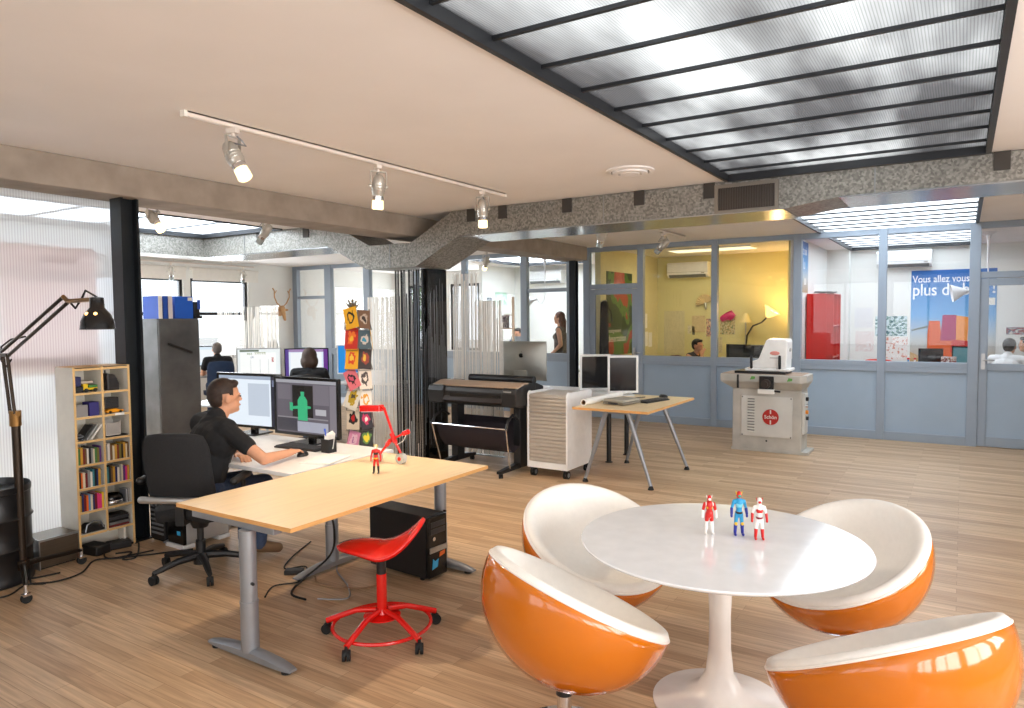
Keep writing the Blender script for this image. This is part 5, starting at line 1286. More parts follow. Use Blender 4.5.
    def hr(b):
        b.T = HM
        b.ell((0,-.02,.034),(.085,.098,.098),22,14)
        if hair=='short': b.ell((0,-.048,.0),(.074,.066,.075),18,12).ell((0,.05,.09),(.055,.035,.026),12,8)
        if hair=='bob': b.ell((0,-.03,-.03),(.100,.092,.105),20,12)
        if hair=='long':
            b.ell((0,-.05,-.02),(.086,.07,.11),18,12).cap((.02,-.075,-.05),(.03,-.09,-.28),.06,.035,12).cap((-.04,-.06,-.05),(-.045,-.05,-.24),.045,.025,12).cap((.05,-.03,-.05),(.06,.01,-.25),.04,.025,12)
        b.T = Matrix()
    def cut(b):
        hr(b)
    hb = remeshed(cut, 'hair', hairm, t, max(vox,.007))
    # keep the face clear: pull hair vertices that fall in front of the face back
    inv = HM.inverted()
    for v in hb.data.vertices:
        p = inv @ v.co
        if p.y > .035 and p.z < .062: p.y = .035-(p.y-.035)*.3; v.co = HM @ p
        elif abs(p.x)>.05 and p.z < .03 and -.035 < p.y <= .012 and hair=='short': p.x *= .84; v.co = HM @ p
        elif abs(p.x)>.06 and p.z < .02 and p.y > .012 and hair=='short': p.y = .012; p.x *= .9; v.co = HM @ p
    return t
def seated(lean=.06, z=.48, arms='desk', reach=.42):
    J = dict(pelvis=(0,0,z+.09), waist=(0,.02,z+.24), chest=(0,.02+lean,z+.42), neck=(0,.04+lean*1.4,z+.575), head=(0,.075+lean*1.7,z+.70),
      shL=(-.185,.02+lean*1.2,z+.52), shR=(.185,.02+lean*1.2,z+.52), hipL=(-.09,.02,z+.06), hipR=(.09,.02,z+.06), knL=(-.11,.44,z+.05), knR=(.11,.44,z+.05),
      anL=(-.11,.42,.09), anR=(.11,.42,.09), toeL=(-.12,.56,.045), toeR=(.12,.56,.045))
    J.update(elL=(-.25,.10+lean,z+.27), elR=(.25,.10+lean,z+.27), wrL=(-.17,reach-.1,z+.285), wrR=(.17,reach-.1,z+.285), haL=(-.15,reach,z+.28), haR=(.15,reach,z+.28))
    return J
# the man at the white desk
J = dict(pelvis=(.02,.0,.56), waist=(.03,.05,.70), chest=(.02,.12,.88), neck=(-.02,.17,1.04), head=(-.03,.255,1.165), fwd=(.42,1,-.0),
  shL=(-.22,.18,.975), shR=(.175,.12,.955), hipL=(-.08,.03,.53), hipR=(.10,.02,.53), knL=(-.10,.45,.53), knR=(.13,.44,.53), anL=(-.08,.42,.10), anR=(.16,.36,.10), toeL=(-.08,.56,.05), toeR=(.20,.49,.05),
  elL=(-.17,.36,.775), wrL=(.06,.29,.765), haL=(.16,.26,.757), elR=(.44,.20,.775), wrR=(.395,.45,.772), haR=(.36,.55,.775))
human('man in a black short-sleeved shirt seated at the white desk, hand on his mouse', (-4.40,2.90,0), 0, J, mat('dark_brown_hair',(44,28,20),.6,noise=.35,scale=60), M_tee, M_jean, vox=.0055, hs=1.07, bulk=.018, shoes=mat('tan_shoes',(120,92,64),.7))

# ------------------------------------------------------------------ studio behind the columns
def office_desk(label, loc, rz, w, d, top=M_lam, leg=M_greymet, name='office_desk', h=.73, group=None):
    t = thing(name, label, 'desk', loc, rz, group)
    MB().box(-w/2,w/2,-d/2,d/2,h-.025,h).build('tabletop', top, t, bevel=.003, smooth=0)
    MB().box(-w/2+.08,w/2-.08,-.02,.02,h-.07,h-.025).build('frame', leg, t, smooth=0)
    for x in (-w/2+.07,w/2-.07):
        for y in (-d/2+.07,d/2-.07): MB().cyl((x,y,0),(x,y,h-.025),.022,n=12).build('leg', leg, t)
    return t
# raw steel locker with boxes on top
t = thing('steel_locker', 'tall raw dark steel locker with a slanted handle behind the black column', 'locker', (-7.22,4.44,0))
M_raw = mat('raw_steel',(112,114,116),.42,metal=.45,noise=.3,scale=4)
MB().box(-.25,.22,-.23,.235,.03,1.73).build('carcass', M_raw, t, bevel=.004, smooth=0)
MB().box(-.22,.19,-.2,.2,0,.03).build('plinth', M_dark, t, smooth=0)
d_ = MB().box(.222,.24,-.225,.23,.06,1.715).build('door', mat('raw_steel_door',(98,98,98),.38,metal=.45,noise=.35,scale=3), t, bevel=.003, smooth=0)
MB().cap((.262,-.13,1.47),(.262,.12,1.37),.014).cyl((.24,.10,1.378),(.262,.10,1.378),.012,n=8).cyl((.24,-.11,1.462),(.262,-.11,1.462),.012,n=8).build('handle', M_black, d_)
MB().box(-.19,-.16,-.236,-.231,.2,1.6).build('side_seam', M_dark, t, smooth=0)
M_bb = mk_print('blue_box_print',[(20,92,200),(20,92,200),(40,130,230),(120,180,240)],18,2,.62); M_bs = mat('box_spine_blue',(30,80,180),.5)
for k,(y,w,l,sm) in enumerate(((-.19,.045,'slim white and blue box file at the column end on the steel locker',M_paper),(-.135,.045,'blue box file standing second on the steel locker',M_bs),(-.08,.05,'pale spined blue box file on the steel locker',mat('spine_cream',(220,214,214),.5)))):
    t = thing('box_file', l, 'box', (-7.06,4.44+y,1.73), 0, 'box files on the steel locker')
    MB().box(-.22,.06,-w/2+.002,w/2-.002,0,.235).build('sleeve', M_bs, t, smooth=0); MB().box(.06,.065,-w/2+.002,w/2-.002,0,.235).build('spine', sm, t, smooth=0)
t = thing('blue_box', 'bright blue speckled box facing outward on the steel locker', 'box', (-7.06,4.53,1.73))
MB().box(-.2,.03,-.10,.11,0,.235).build('carton', M_bb, t, bevel=.002, smooth=0)
MB().box(.0301,.031,.05,.10,.19,.225).build('label', M_paper, t, smooth=0)
t = thing('black_gadget', 'small black device with a blue tag at the end of the steel locker top', 'device', (-7.06,4.69,1.73))
MB().box(-.1,.03,-.035,.03,0,.18).box(-.1,.05,-.035,.045,0,.03).build('case', M_black, t, bevel=.004, smooth=0)
MB().box(.031,.035,.0,.035,.10,.20).build('blue_tag', M_bs, t, smooth=0)

# middle desks
office_desk('long white studio desk carrying the pale interface monitor', (-7.0,5.65,0), 30, 1.8, .8)
t, ui, scr, M = monitor('monitor', 'silver-framed monitor showing a pale web page, in the middle of the studio', (-7.0,5.45,.73), 43, .50, .43, .012, mat('monitor_silver',(176,178,180),.3,metal=.5), U((232,238,238),.95), .215, None, stand='foot')
ui([('page',.06,.9,.05,.9,U((246,248,246),.95)),('menu',.05,.5,.93,.98,U((90,110,80))),('thumb_green',.22,.34,.84,.90,U((110,140,60))),('thumb_olive',.40,.66,.85,.91,U((150,160,90))),('thumb_dark',.30,.38,.74,.80,U((80,110,150))),('thumb_red',.80,.86,.62,.76,U((200,80,80))),('column_line',.30,.31,.1,.7,U((206,214,214))),('column_line',.52,.53,.1,.7,U((206,214,214))),('column_line',.72,.73,.1,.7,U((206,214,214))),('desk_photo',.62,.86,.0,.09,U((40,44,40)))])
office_desk('white studio desk at which the person with bobbed brown hair sits', (-8.15,6.98,0), 40, 1.1, .7)
t, ui, scr, M = monitor('monitor', 'purple-bordered monitor beyond the person with bobbed brown hair', (-8.0,7.05,.73), 40, .62, .42, .014, M_blackg, U((214,226,240),.95), .14, None, stand='foot')
ui([('purple_edge',.90,1,0,1,U((110,50,150))),('purple_edge',0,.08,0,1,U((90,60,150))),('window',.12,.86,.1,.88,U((236,240,244),.95)),('title',.08,.9,.9,1,U((170,140,190)))])
J = seated(.03)
human('seated person with bobbed brown hair in a black top, seen from behind', (-7.31,6.47,0), 40, J, M_brown, M_tee, M_jean, hair='bob', vox=.010, sleeves='long', woman=True, hs=1.18)
office_chair('black office chair behind the person with bobbed brown hair', (-7.31,6.47,0), 40, M_black, M_black, arms=False)
office_desk('white corner desk under the blue-screened monitor', (-7.72,8.12,0), 20, 1.1, .6)
t, ui, scr, M = monitor('monitor', 'monitor with a bright blue desktop beside the postcard rack', (-8.04,7.99,.73), 38, .46, .46, .02, M_lam, U((30,140,220),.9), .12, None, stand='foot')
ui([('window',.3,.95,.18,.85,U((190,214,230))),('picture',.4,.85,.25,.7,U((60,100,120)))])
t = thing('water_bottle','clear blue-capped water bottle on the corner desk by the postcard rack','bottle',(-7.40,8.10,.73))
MB().lathe([(.035,0),(.037,.02),(.037,.16),(.025,.20),(.014,.215),(.014,.23),(0,.23)],18).build('body', mat('clear_blue_plastic',(190,214,230),.1), t)
MB().lathe([(.016,.228),(.016,.25),(0,.25)],14).build('blue_cap', mat('blue_plastic',(30,80,200),.4), t)
t = thing('desk_tidy','white wire desk tidy with papers behind the blue-screened monitor','tidy',(-7.72,8.27,.73))
MB().box(-.15,.15,-.1,.1,0,.16).build('tray', M_lam, t, bevel=.01, smooth=0)
MB().tube([(-.1,0,.16),(0,0,.32),(.12,0,.18)],.008,6).build('handle', M_lam, t)
# far desk by the window
office_desk('far white desk along the studio windows', (-11.65,7.15,0), 90, 2.2, .75)
t, ui, scr, M = monitor('monitor', 'far monitor with a pale screen in front of the studio window', (-11.85,8.0,.73), 60, .55, .38, .02, M_blackg, U((214,230,240),.95), .12, None, stand='foot')
ui([('blue_glow',.93,1,0,1,U((70,50,160))),('window',.1,.85,.15,.85,U((236,240,244),.95))])
J = seated(.05)
human('grey-haired person in a black T-shirt seated far off at the window desk', (-11.05,7.75,0), 62, J, mat('grey_hair',(104,94,88),.7,noise=.3,scale=60), M_tee, M_jean, vox=.011)
M_cblue = mat('blue_chair_fabric',(26,46,76),.8,noise=.1)
office_chair('dark blue office chair of the grey-haired person by the window', (-11.02,7.73,0), 62, M_cblue, M_cblue, arms=False)
t = thing('low_cabinet','low white cabinet beside the dark blue office chair','cabinet',(-9.95,7.55,0),30)
MB().box(-.4,.4,-.22,.22,.04,.66).build('carcass', M_lam, t, bevel=.004, smooth=0)
for s in (-1,1):
    d_ = MB().box(s*.2-.19,s*.2+.19,-.236,-.22,.06,.64).build('door', M_lam, t, bevel=.003, smooth=0); MB().box(s*.04-.006,s*.04+.006,-.25,-.236,.3,.42).build('handle', M_alu, d_, smooth=0)
MB().box(-.38,.38,-.2,.2,0,.04).build('plinth', M_dark, t, smooth=0)
# cardboard antler trophy on the far wall
t = thing('antler_trophy', 'wooden stag-head trophy with antlers on the studio wall', 'trophy', (-12.7,10.46,1.86))
M_card = mat('trophy_wood',(206,160,112),.7,noise=.12)
MB().cap((.03,0,.08),(.10,0,.10),.06,.05).cap((.10,0,.08),(.16,.01,-.16),.06,.028).build('head', M_card, t)
for s in (-1,1):
    MB().ell((.10,s*.10,.05),(.02,.06,.025),10,6).build('ear', M_card, t)
    b = MB().tube([(.08,s*.04,.13),(.08,s*.13,.20),(.09,s*.20,.33),(.09,s*.20,.46),(.09,s*.24,.52)],.013,7).tube([(.09,s*.20,.40),(.10,s*.15,.47)],.010,7)
    b.build('antler', M_card, t)
MB().lathe([(.085,0),(.085,.012),(0,.014)],20).build('mount', M_card, t).rotation_euler = (0,rad(90),0)

# ------------------------------------------------------------------ white meeting room behind the left glass
def aircon(label, loc, rz, w=.85, axis=None):
    t = thing('air_conditioner', label, 'air conditioner', loc, rz)
    MB().prism([(0,0),(0,.29),(-.19,.29),(-.215,.25),(-.21,.06),(-.15,.0)], -w/2, w/2, 'yz').build('housing', M_lam, t, bevel=.008, smooth=0)
    MB().prism([(-.208,.055),(-.16,.003),(-.155,.0),(-.203,.052)], -w/2+.04, w/2-.04, 'yz').build('outlet_flap', mat('flap_grey',(120,122,124),.5), t, smooth=0)
    MB().box(-w/2,w/2,-.218,-.214,.10,.104).build('panel_seam', mat('flap_grey',(120,122,124),.5), t, smooth=0)
    MB().box(w/2-.12,w/2-.06,-.217,-.212,.07,.09).build('display', mat('panel_grey',(170,166,160),.4), t, smooth=0)
    return t
aircon('white air conditioner on the meeting room wall above the standing person', (-8.04,14.25,2.47), 0, .86)
def funnel_lamp(label, loc, rz, zc):
    t = thing('ceiling_lamp', label, 'lamp', loc, rz); h = loc[2]
    MB().lathe([(.10,0),(.085,-.015),(.035,-.05),(.018,-.12),(.014,-.2),(.014,-.46),(0,-.46)],24).build('funnel_canopy', mat('lamp_white',(226,224,226),.35), t)
    MB().tube([(0,0,-.45),(.01,0,-.68),(-.02,0,-.84),(-.08,0,-.91),(-.14,0,-.88),(-.17,0,-.83)],.009,8).build('curved_arm', mat('lamp_white',(226,224,226),.35), t)
    b = MB(); b.T = TR(-.18,0,-.82)@ROT('Y',-100); b.lathe([(.02,-.0),(.025,.06),(.06,.13),(.13,.26),(.124,.26),(.055,.125),(.0,.05)],28)
    b.build('cone_shade', mat('lamp_white',(226,224,226),.35), t)
    return t
funnel_lamp('white ceiling lamp with funnel canopy and cone shade in the meeting room', (-6.72,11.75,CE), 0, 0)
office_desk('white desk inside the meeting room behind the glass', (-7.0,12.1,0), 0, 1.9, .7)
J = seated(.02)
human('dark-haired person seated behind the striped screen in the meeting room', (-7.55,11.85,0), 180, J, M_blackh, mat('blue_shirt',(40,70,140),.8), M_jean, vox=.010) if False else None
t, ui, scr, M = monitor('monitor', 'grey-backed monitor on the meeting room desk, seen from behind', (-7.42,11.98,.73), 180, .42, .34, .018, mat('monitor_grey',(150,152,154),.4), U((200,214,226)), .26, None, stand='foot')
J = seated(.02,z=.66)
human('dark-haired person seated in the meeting room, half hidden by the grey-backed monitor', (-7.80,12.60,0), 180, J, M_blackh, mat('blue_shirt',(40,70,140),.8), M_jean, vox=.010)
office_chair('black office chair of the half-hidden person in the meeting room', (-7.80,12.62,0), 180, M_black, M_black, arms=False, z=.64)
t = thing('drawer_unit','white drawer unit beside the standing person in the meeting room','cabinet',(-6.42,11.18,0))
MB().box(-.33,.33,-.2,.25,.03,.78).build('carcass', mat('pale_board',(226,220,214),.5), t, bevel=.004, smooth=0)
for k in range(3):
    d_ = MB().box(-.31,.31,-.214,-.2,.05+k*.24,.275+k*.24).build('drawer', mat('pale_board',(226,220,214),.5), t, bevel=.003, smooth=0); MB().box(-.06,.06,-.228,-.214,.15+k*.24,.165+k*.24).build('handle', M_alu, d_, smooth=0)
MB().box(-.3,.3,-.18,.22,0,.03).build('plinth', M_dark, t, smooth=0)
t = thing('black_printer','small black office printer on the drawer unit in the meeting room','printer',(-6.55,11.2,.78))
MB().box(-.2,.18,-.16,.18,0,.19).build('body', M_black, t, bevel=.02, smooth=0)
MB().box(-.15,.13,-.2,-.16,.05,.065).build('paper_tray', M_dark, t, smooth=0)
put('paper_pile','small pile of white paper on the black office printer','paper',MB().box(-.12,.12,-.08,.08,0,.06),M_paper,(-6.62,11.22,.97))
# standing woman in the meeting room (profile, facing the desk)
J = dict(pelvis=(0,0,.98), waist=(0,.005,1.13), chest=(0,.0,1.34), neck=(0,-.005,1.54), head=(0,.03,1.685),
  shL=(-.165,0,1.47), shR=(.165,0,1.47), hipL=(-.085,0,.94), hipR=(.085,0,.94), knL=(-.09,.02,.52), knR=(.09,.02,.52), anL=(-.085,-.01,.10), anR=(.085,-.01,.10), toeL=(-.10,.13,.045), toeR=(.10,.13,.045),
  elL=(-.21,-.05,1.20), elR=(.21,-.05,1.20), wrL=(-.17,.10,1.06), wrR=(.17,.10,1.06), haL=(-.15,.17,1.02), haR=(.15,.17,1.02))
human('long-haired woman in a grey-brown sleeveless top standing in the meeting room', (-6.31,11.62,0), 105, J, mat('auburn_hair',(92,50,36),.55,noise=.35,scale=60), mat('taupe_top',(92,80,72),.85), mat('brown_trousers',(72,56,48),.85), sleeves='none', hair='long', woman=True, vox=.0085)
t = thing('steel_stand','thin steel stand with a small shelf in front of the meeting room glass','stand',(-5.95,9.4,0))
MB().cyl((0,0,.02),(0,0,2.03),.022,n=12).build('pole', mat('warm_steel',(170,150,130),.3,metal=.7), t)
MB().lathe([(.18,0),(.18,.012),(.022,.03),(0,.03)],28).build('base', M_greymet, t)
MB().box(-.20,.0,-.06,.06,1.53,1.545).box(-.16,.0,-.02,.02,1.74,1.755).build('shelf', mat('warm_steel',(170,150,130),.3,metal=.7), t, smooth=0)
put('postcard_box','upright dark red and white card box on the thin steel stand','box',MB().box(-.05,.05,-.03,.03,0,.20),mk_print('stand_card',[(70,50,60),(220,214,210),(40,36,40)],5,9),(-6.09,9.4,1.545))
for (y,z,w,h,l,c) in ((13.17,2.10,.20,.10,'dark blue sheet pinned to the meeting room side wall',(60,80,96)),(13.66,2.13,.50,.30,'green and white poster on the meeting room side wall',(176,214,190))):
    o = MB().box(0,.004,-w/2,w/2,-h/2,h/2).build('wall_sheet', mk_print('sheet_%d'%c[0],[c,(226,232,230),c],2,2), smooth=0); tag(o,l,'paper'); o.location=(-8.958,y,z)

# ------------------------------------------------------------------ yellow office behind the glass
aircon('pale air conditioner on the yellow office wall', (-4.51,13.6,2.45), 0, .80)
t = thing('wall_lamp', 'pleated fan wall lamp on the yellow office wall above the papers', 'lamp', (-4.20,13.6,1.95))
b = MB()
M_fan = mat('pleated_shade',(226,206,160),.6)
def fan(b, R0, n=22, a0=-20, a1=200, dy=.04):
    vs=[(0,-.05,0)]; 
    for k in range(n+1):
        a = rad(a0+(a1-a0)*k/n); y = -.05-(dy if k%2 else 0); vs.append((R0*cos(a),y,R0*sin(a)))
    b.add(vs,[(0,k+1,k+2) for k in range(n)])
fan(b,.17,22,20,200); b.build('fan_shade', M_fan, t, smooth=0, solid=.003)
MB().box(-.015,.015,-.05,0,-.06,.03).cap((0,-.04,.0),(.02,-.06,-.10),.022).build('bracket', M_alu, t)
def lamp_pt(loc, watts, col, r=.06, parent=None):
    l = bpy.data.lights.new('bulb_glow','POINT'); l.energy = watts; l.color = col; l.shadow_soft_size = r
    q = bpy.data.objects.new('bulb_glow', l); COL.objects.link(q); q.location = loc; return q
t = thing('gooseneck_lamp', 'gooseneck floor lamp with a glowing pleated shade in the yellow office', 'lamp', (-3.28,13.05,0))
MB().lathe([(.16,0),(.16,.015),(.02,.03),(0,.03)],28).build('base', M_black, t)
MB().tube([(0,0,.02),(0,0,.9),(-.02,0,1.10),(.0,0,1.35),(.10,0,1.52),(.25,0,1.58),(.33,0,1.66)],.014,8).build('gooseneck', M_black, t)
b = MB(); b.T = TR(.36,.0,1.70)@ROT('Y',35); vs=[];n=28
b.lathe([(.02,-.03),(.05,.0),(.10,.07),(.155,.13),(.15,.13),(.095,.07),(.03,.01)],28)
b.build('pleated_shade', emis('glowing_shade',(255,206,120),2.2), t)
MB().ell((.385,0,1.735),.035,14,10).build('bulb', emis('warm_bulb',(255,220,150),14), t)
lamp_pt((-2.78,13.05,1.80), 24, (1,.60,.24), .07)
area('yellow_office_fill', (-3.7,12.3,2.84), (0,0,0), 1.4, .5, 15, (1,.95,.66))  # added fill light below the yellow office ceiling
t = thing('ceiling_fill_panel','flat glowing ceiling lamp in the yellow office','lamp',(-3.7,12.3,CE))
MB().box(-.72,.72,-.27,.27,-.022,0).build('housing', M_lam, t, smooth=0)
MB().box(-.70,.70,-.25,.25,-.026,-.022).build('diffuser', emis('office_fill_glow',(255,244,196),1.3), t, smooth=0)  # glowing panel added so the fill has a visible source
office_desk('desk along the yellow office glass where the person in a dark top sits', (-3.55,11.85,0), 0, 2.1, .75)
J = seated(.02); J.update(wrR=(.10,.25,1.02), haR=(.06,.25,1.10), elR=(.22,.26,.78))
human('dark-haired person in a dark vest in the yellow office, chin on hand', (-4.05,12.35,0), -105, J, M_blackh, mat('dark_vest',(40,36,40),.85), M_jean, sleeves='none', woman=True, vox=.009)
office_chair('dark red-brown office chair of the person in the yellow office', (-4.10,12.35,0), -105, mat('maroon_fabric',(84,34,34),.85), mat('maroon_fabric',(84,34,34),.85), arms=False)
t, ui, scr, M = monitor('monitor','dark-backed monitor on the yellow office desk behind the press hood','x' and (-2.75,11.85,.73),200,.5,.36,.02,M_blackg,U((190,200,210)),.14,None,stand='foot')
t, ui, scr, M = monitor('monitor','dark-backed monitor on the yellow office desk beside the gooseneck lamp',(-3.15,12.0,.73),170,.42,.34,.02,M_blackg,U((190,200,210)),.16,None,stand='foot')
t = thing('tool_case','yellow and black tool case on the yellow office desk','case',(-3.52,11.65,.73),10)
MB().box(-.14,.14,-.09,.09,0,.15).build('case', mat('case_yellow',(230,190,40),.4), t, bevel=.01, smooth=0)
MB().box(-.10,.10,-.06,.06,.15,.20).build('black_tray', M_black, t, bevel=.006, smooth=0)
t = thing('spray_bottle','clear spray bottle beside the yellow tool case','bottle',(-3.28,11.62,.73))
MB().lathe([(.04,0),(.042,.02),(.04,.18),(.016,.24),(.014,.27),(0,.27)],16).build('body', mat('clear_blue_plastic',(190,214,230),.1), t); MB().box(-.05,.02,-.012,.012,.27,.31).build('trigger_head', M_lam, t, bevel=.004, smooth=0)
t = thing('desk_light','small desk light with a pale conical shade in the yellow office','lamp',(-3.40,13.43,0))
MB().cyl((0,0,.02),(0,0,1.62),.012,n=10).build('stem', M_alu, t); MB().lathe([(.03,1.75),(.035,1.74),(.11,1.58),(.105,1.58),(.0,1.73)],24).build('shade', mat('shade_pale',(232,216,160),.5), t); MB().lathe([(.14,0),(.14,.014),(.015,.03),(0,.03)],24).build('base', M_alu, t)
# sheets on the yellow wall
PY = 13.597
sheets = [(-4.83,1.38,.42,.86,'large pale plan sheet on the yellow wall beside the corner',[(216,208,170),(206,198,160),(216,208,170)]),
 (-4.34,1.55,.26,.32,'printed page on the yellow wall, above the seated person',[(216,196,150),(200,180,136),(216,196,150)]),
 (-4.52,1.44,.07,.16,'small card pinned on the yellow wall beside the large plan',[(232,224,196),(232,224,196),(140,130,100)]),
 (-4.44,1.42,.05,.16,'dark narrow card pinned on the yellow wall',[(70,64,50),(190,180,150),(70,64,50)]),
 (-4.14,1.48,.10,.34,'coloured strip poster on the yellow wall behind the window post',[(226,200,160),(180,70,90),(90,140,130)]),
 (-3.78,1.50,.28,.30,'poster of coloured bars on the yellow wall under the pink bag',[(206,196,160),(176,150,100),(120,150,120)]),
 (-3.98,1.15,.20,.30,'pale typed sheet low on the yellow wall',[(220,212,176),(190,180,146),(220,212,176)])]
for k,(x,z,w,h,l,c) in enumerate(sheets):
    o = MB().box(-w/2,w/2,-.004,0,-h/2,h/2).build('wall_sheet', mk_print('yellow_sheet_%d'%k,c,8,k), smooth=0); tag(o,l,'paper',None); o.location=(x,PY,z)
t = thing('pink_bag','crumpled pink bag hanging on the yellow office wall','bag',(-3.80,13.55,1.66))
MB().grid(lambda u,v:(.14*cos(2*pi*u)*(.5+.5*sin(pi*v))+.05*v, .04*sin(2*pi*u)*sin(pi*v)+.01, -.05+.16*v+.02*sin(9*u)),18,8,True).build('bag_body', mat('pink_plastic',(206,50,120),.4), t)
MB().tube([(.02,0,.10),(.10,.0,.14),(.18,0,.04)],.012,6).build('bag_strap', mat('pink_plastic',(206,50,120),.4), t)
# side wall of the yellow office: large poster, coat, papers
t = thing('poster', 'green and red plant poster on the side wall behind the glazed door', 'poster', (-5.178,11.73,1.03))
MB().box(0,.004,-.56,.56,0,1.46).build('sheet', mk_print('plant_print',[(40,64,30),(80,116,48),(160,66,44),(178,84,60)],2.2,5,.50), t, smooth=0)
M_pw = mat('poster_white',(226,218,206),.6); M_pr = mat('poster_redink',(190,40,30),.6)
text_mesh('title', 'enseignement', .10, M_pw, t, TR(.0045,-.5,.40)@FPX, .0004); text_mesh('headline', 'desertation', .17, M_pw, t, TR(.0045,-.5,.24)@FPX, .0004); text_mesh('subtitle', 'en', .13, M_pr, t, TR(.0045,-.5,.50)@FPX, .0004)
t = thing('coat','dark coat and bag hanging on a hook on the side wall behind the glazed door','coat',(-5.17,11.0,1.0))
MB().grid(lambda u,v:(.09*sin(pi*u)+.01, (u-.5)*(.28-.1*v), .95*v+.02*sin(7*u)),14,12).build('coat_body', M_tee, t, solid=.02)
MB().tube([(.08,.02,.90),(.10,.12,.80),(.09,.2,.62)],.012,6).build('strap', M_black, t); MB().cyl((0,0,.97),(.08,0,.98),.012,n=8).build('hook', M_alu, t)
for k,(y,z) in enumerate(((12.95,1.62),(12.98,1.27),(13.2,1.25))):
    o = MB().box(0,.004,-.09,.09,-.14,.14).build('wall_sheet', M_paper, smooth=0); tag(o,['upper white sheet on the side wall of the yellow office','lower white sheet on the side wall of the yellow office, doorward','lower white sheet on the side wall of the yellow office, near the corner'][k],'paper','white sheets on the yellow office side wall'); o.location=(-5.178,y,z)

# ------------------------------------------------------------------ white office with the red cabinet
t = thing('red_cabinet', 'tall glossy red cabinet with open cubbies in the white office', 'cabinet', (-1.89,12.28,0))
M_rc = mat('red_lacquer',(196,20,8),.4,coat=.1,spec=.3)
MB().box(-.19,.10,-.38,.38,.06,2.04).build('carcass', M_rc, t, bevel=.004, smooth=0)
b = MB()
for y0,y1 in ((-.38,-.36),(.36,.38),(-.01,.01)): b.box(.10,.20,y0,y1,.06,2.04)
for z in (.06,.55,1.04,1.53,2.02): b.box(.10,.20,-.38,.38,z,z+.02)
b.build('cubby_frame', M_rc, t, smooth=0)
MB().box(-.17,.17,-.36,.36,0,.06).build('plinth', M_dark, t, smooth=0)
for k,(y,z,c,l) in enumerate(((-.2,1.55,(230,200,40),'yellow folder in the red cabinet cubby'),(.15,1.06,(230,228,220),'white folder in the red cabinet cubby'),(-.2,1.06,(30,60,120),'blue folder in the red cabinet cubby'))):
    put('folder',l,'folder',MB().box(-.03,.03,-.08,.08,0,.30),mat('folder_%d'%k,c,.5),(-1.755,12.28+y,z+.002))
put('cable_heap','tangle of dark cable on top of the red cabinet','cable',MB().tube([(.12*cos(k*.9)+.01*k%.07,.22*sin(k*.7),.012+.018*abs(sin(k*1.7))) for k in range(34)],.008,6),M_black,(-1.90,12.15,2.042),bevel=0)
# long narrow blue poster on the side wall
M_psky = None
def sky_poster(name, top, bottom):
    m, n, l, b, o = nodes_mat(name)
    tc = n.new('ShaderNodeTexCoord'); sx = n.new('ShaderNodeSeparateXYZ'); l.new(tc.outputs['Generated'], sx.inputs[0])
    rp = n.new('ShaderNodeValToRGB'); e = rp.color_ramp.elements; e[0].position=0; e[0].color=(*srgb(bottom),1); e[1].position=1; e[1].color=(*srgb(top),1)
    q = e.new(.30); q.color=(*srgb((196,204,206)),1); q = e.new(.55); q.color=(*srgb((110,170,220)),1)
    l.new(sx.outputs['Z'], rp.inputs[0]); l.new(rp.outputs[0], b.inputs['Base Color']); b.inputs['Roughness'].default_value=.5
    return m
M_sky = sky_poster('printed_sky',(20,96,176),(190,160,120))
t = thing('poster', 'narrow blue poster high on the side wall over the red cabinet', 'poster', (-2.098,11.55,2.06))
MB().box(0,.004,-.52,.52,0,.78).build('sheet', M_sky, t, smooth=0)
M_tw = mat('poster_lettering',(240,242,244),.5)
text_mesh('lettering', 'Un chez soi', .19, M_tw, t, TR(.0045,-.50,.58)@FPX, .0004); text_mesh('lettering', 'de lu', .24, M_tw, t, TR(.0045,-.2,.36)@FPX, .0004)
MB().box(.004,.006,.20,.36,.12,.22).build('notice', M_paper, t, smooth=0)
MB().prism([(-.45,0),(-.15,0),(-.2,.2),(-.3,.26),(-.4,.2)],.004,.006,'yz').build('ochre_figure', mat('ochre_print',(206,160,110),.6), t, smooth=0)
# big blue poster on the back wall
t = thing('poster', 'large blue poster of an orange harvester under a printed sky, white office back wall', 'poster', (-.16,14.245,.75))
MB().box(-.62,.62,-.004,0,0,1.71).build('sheet', M_sky, t, smooth=0)
text_mesh('first_line', 'Vous allez vous', .168, M_tw, t, TR(-.60,-.0045,1.505)@FX@Matrix.Diagonal((.80,1,1,1)), .0004, bold=.002); text_mesh('second_line', 'plus de b', .29, M_tw, t, TR(-.60,-.0045,1.28)@FX@Matrix.Diagonal((.80,1,1,1)), .0004, bold=.003); text_mesh('second_line', '!', .29, M_tw, t, TR(.54,-.0045,1.30)@FX, .0004, bold=.003)
hv = [('harvester_body',(224,96,40),[(-.36,.26),(.05,.22),(.06,.60),(-.16,.66),(-.18,.84),(-.34,.84),(-.36,.62)]),('magenta_tank',(170,30,96),[(-.17,.5),(.06,.5),(.06,.94),(-.14,.94)]),('cabin',(240,150,70),[(.06,.42),(.22,.40),(.24,.9),(.06,.93)]),
      ('red_header',(206,40,36),[(-.02,.30),(.44,.36),(.44,.48),(.0,.52)]),('pink_panel',(214,70,150),[(.24,.62),(.44,.60),(.44,1.0),(.24,1.0)]),('unloading_pipe',(120,130,130),[(-.60,.66),(-.36,.72),(-.36,.76),(-.60,.69)]),('orange_wheel',(200,70,30),[(-.34,.12),(-.16,.12),(-.1,.24),(-.16,.36),(-.34,.36),(-.4,.24)]),('wheat',(196,160,110),[(-.62,0),(.62,0),(.62,.10),(-.30,.14),(-.62,.3)])]
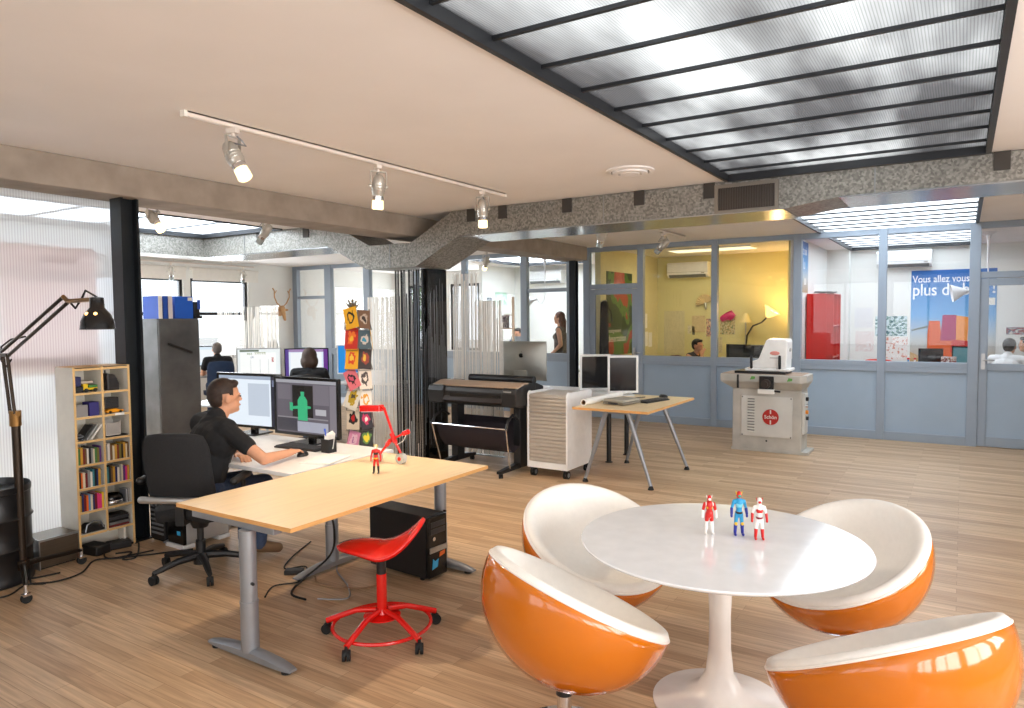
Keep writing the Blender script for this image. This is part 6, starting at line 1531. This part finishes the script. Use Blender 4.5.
for nm,c,pl in hv: MB().prism(pl,-.0055-.0004*hv.index((nm,c,pl)),-.004,'xz').build(nm, mat('print_'+nm,c,.5), t, smooth=0)
MB().box(.46,.60,-.006,-.004,1.10,1.22).build('notice', M_paper, t, smooth=0)
aircon('white air conditioner on the white office wall beside the big blue poster', (-.89,14.25,2.52), 0, .84)
for k,(x,z,w,h,l,c) in enumerate(((-1.08,1.50,.50,.35,'photo calendar sheet with a blue top edge on the white office wall',[(206,222,226),(120,160,150),(70,110,120)]),(-1.0,1.10,.36,.40,'striped planning sheet below the photo calendar',[(238,232,228),(238,232,228),(214,150,130)]),(-1.52,1.65,.30,.36,'faint white sheet on the pillar, upper',[(232,232,232),(222,222,226),(232,232,232)]),(-1.50,1.22,.30,.36,'faint white sheet with red rows on the pillar, lower',[(234,230,228),(226,206,200),(234,230,228)]))):
    o = MB().box(-w/2,w/2,-.004,0,-h/2,h/2).build('wall_sheet', mk_print('office_sheet_%d'%k,c,9,k+20), smooth=0); tag(o,l,'paper'); o.location=(x,14.249,z)
funnel_lamp('white ceiling lamp with funnel canopy and cone shade in the white office', (.28,12.2,CE), 8, 0)
office_desk('white desk in front of the big blue poster', (-.1,13.0,0), 0, 1.9, .75)
t, ui, scr, M = monitor('monitor','black monitor on the desk in front of the big blue poster',(-.42,12.9,.73),8,.34,.32,.02,M_blackg,M_screen,.12,None,stand='foot')
t, ui, scr, M = monitor('monitor','teal-screened monitor beside the window post in the white office',(.06,12.85,.73),-20,.42,.36,.02,M_blackg,U((70,120,130)),.12,None,stand='foot')
for k,(x,c,l) in enumerate(((-.72,(60,140,200),'blue bottle on the white office desk, beside the black monitor'),(-.63,(236,232,228),'white bottle on the white office desk, beside the blue one'))):
    t = thing('bottle',l,'bottle',(x,12.8,.73),0,'bottles on the white office desk')
    MB().lathe([(.035,0),(.037,.02),(.035,.18),(.014,.23),(.014,.27),(0,.27)],16).build('body', mat('bottle_%d'%k,c,.25), t); MB().lathe([(.017,.265),(.017,.29),(0,.29)],12).build('cap', M_red, t)
put('magazine','stack of bright magazines between the two white office monitors','magazine',MB().box(-.10,.10,-.13,.13,0,.32),mk_print('mag_stack',[(120,50,50),(226,220,214),(60,60,80),(214,150,60)],8,4),(-.175,12.72,.73))
office_chair('black and red swivel chair in front of the striped sheets', (-1.15,12.3,0), 175, mat('chair_red',(214,60,40),.6), M_black, arms=False)
J = seated(.10,z=.52)
human('person in a white shirt seen from behind in the white office', (.50,12.45,0), -20, J, M_blackh, mat('white_shirt',(236,236,236),.8), M_jean, vox=.010, sleeves='long')
office_chair('dark chair of the person in the white shirt', (.50,12.43,0), -20, M_black, M_black, arms=False)
J = seated(.12,z=.54)
human('dark-haired person in black beside the person in the white shirt', (1.08,13.1,0), 75, J, M_blackh, M_tee, M_jean, vox=.010, sleeves='long')
put('wall_board','small dark red framed board on the white office wall beside the poster','board',MB().box(-.25,.25,-.01,0,-.06,.06),mk_print('board',[(150,60,60),(60,80,110),(214,206,196)],6,1),(.85,14.248,1.42))
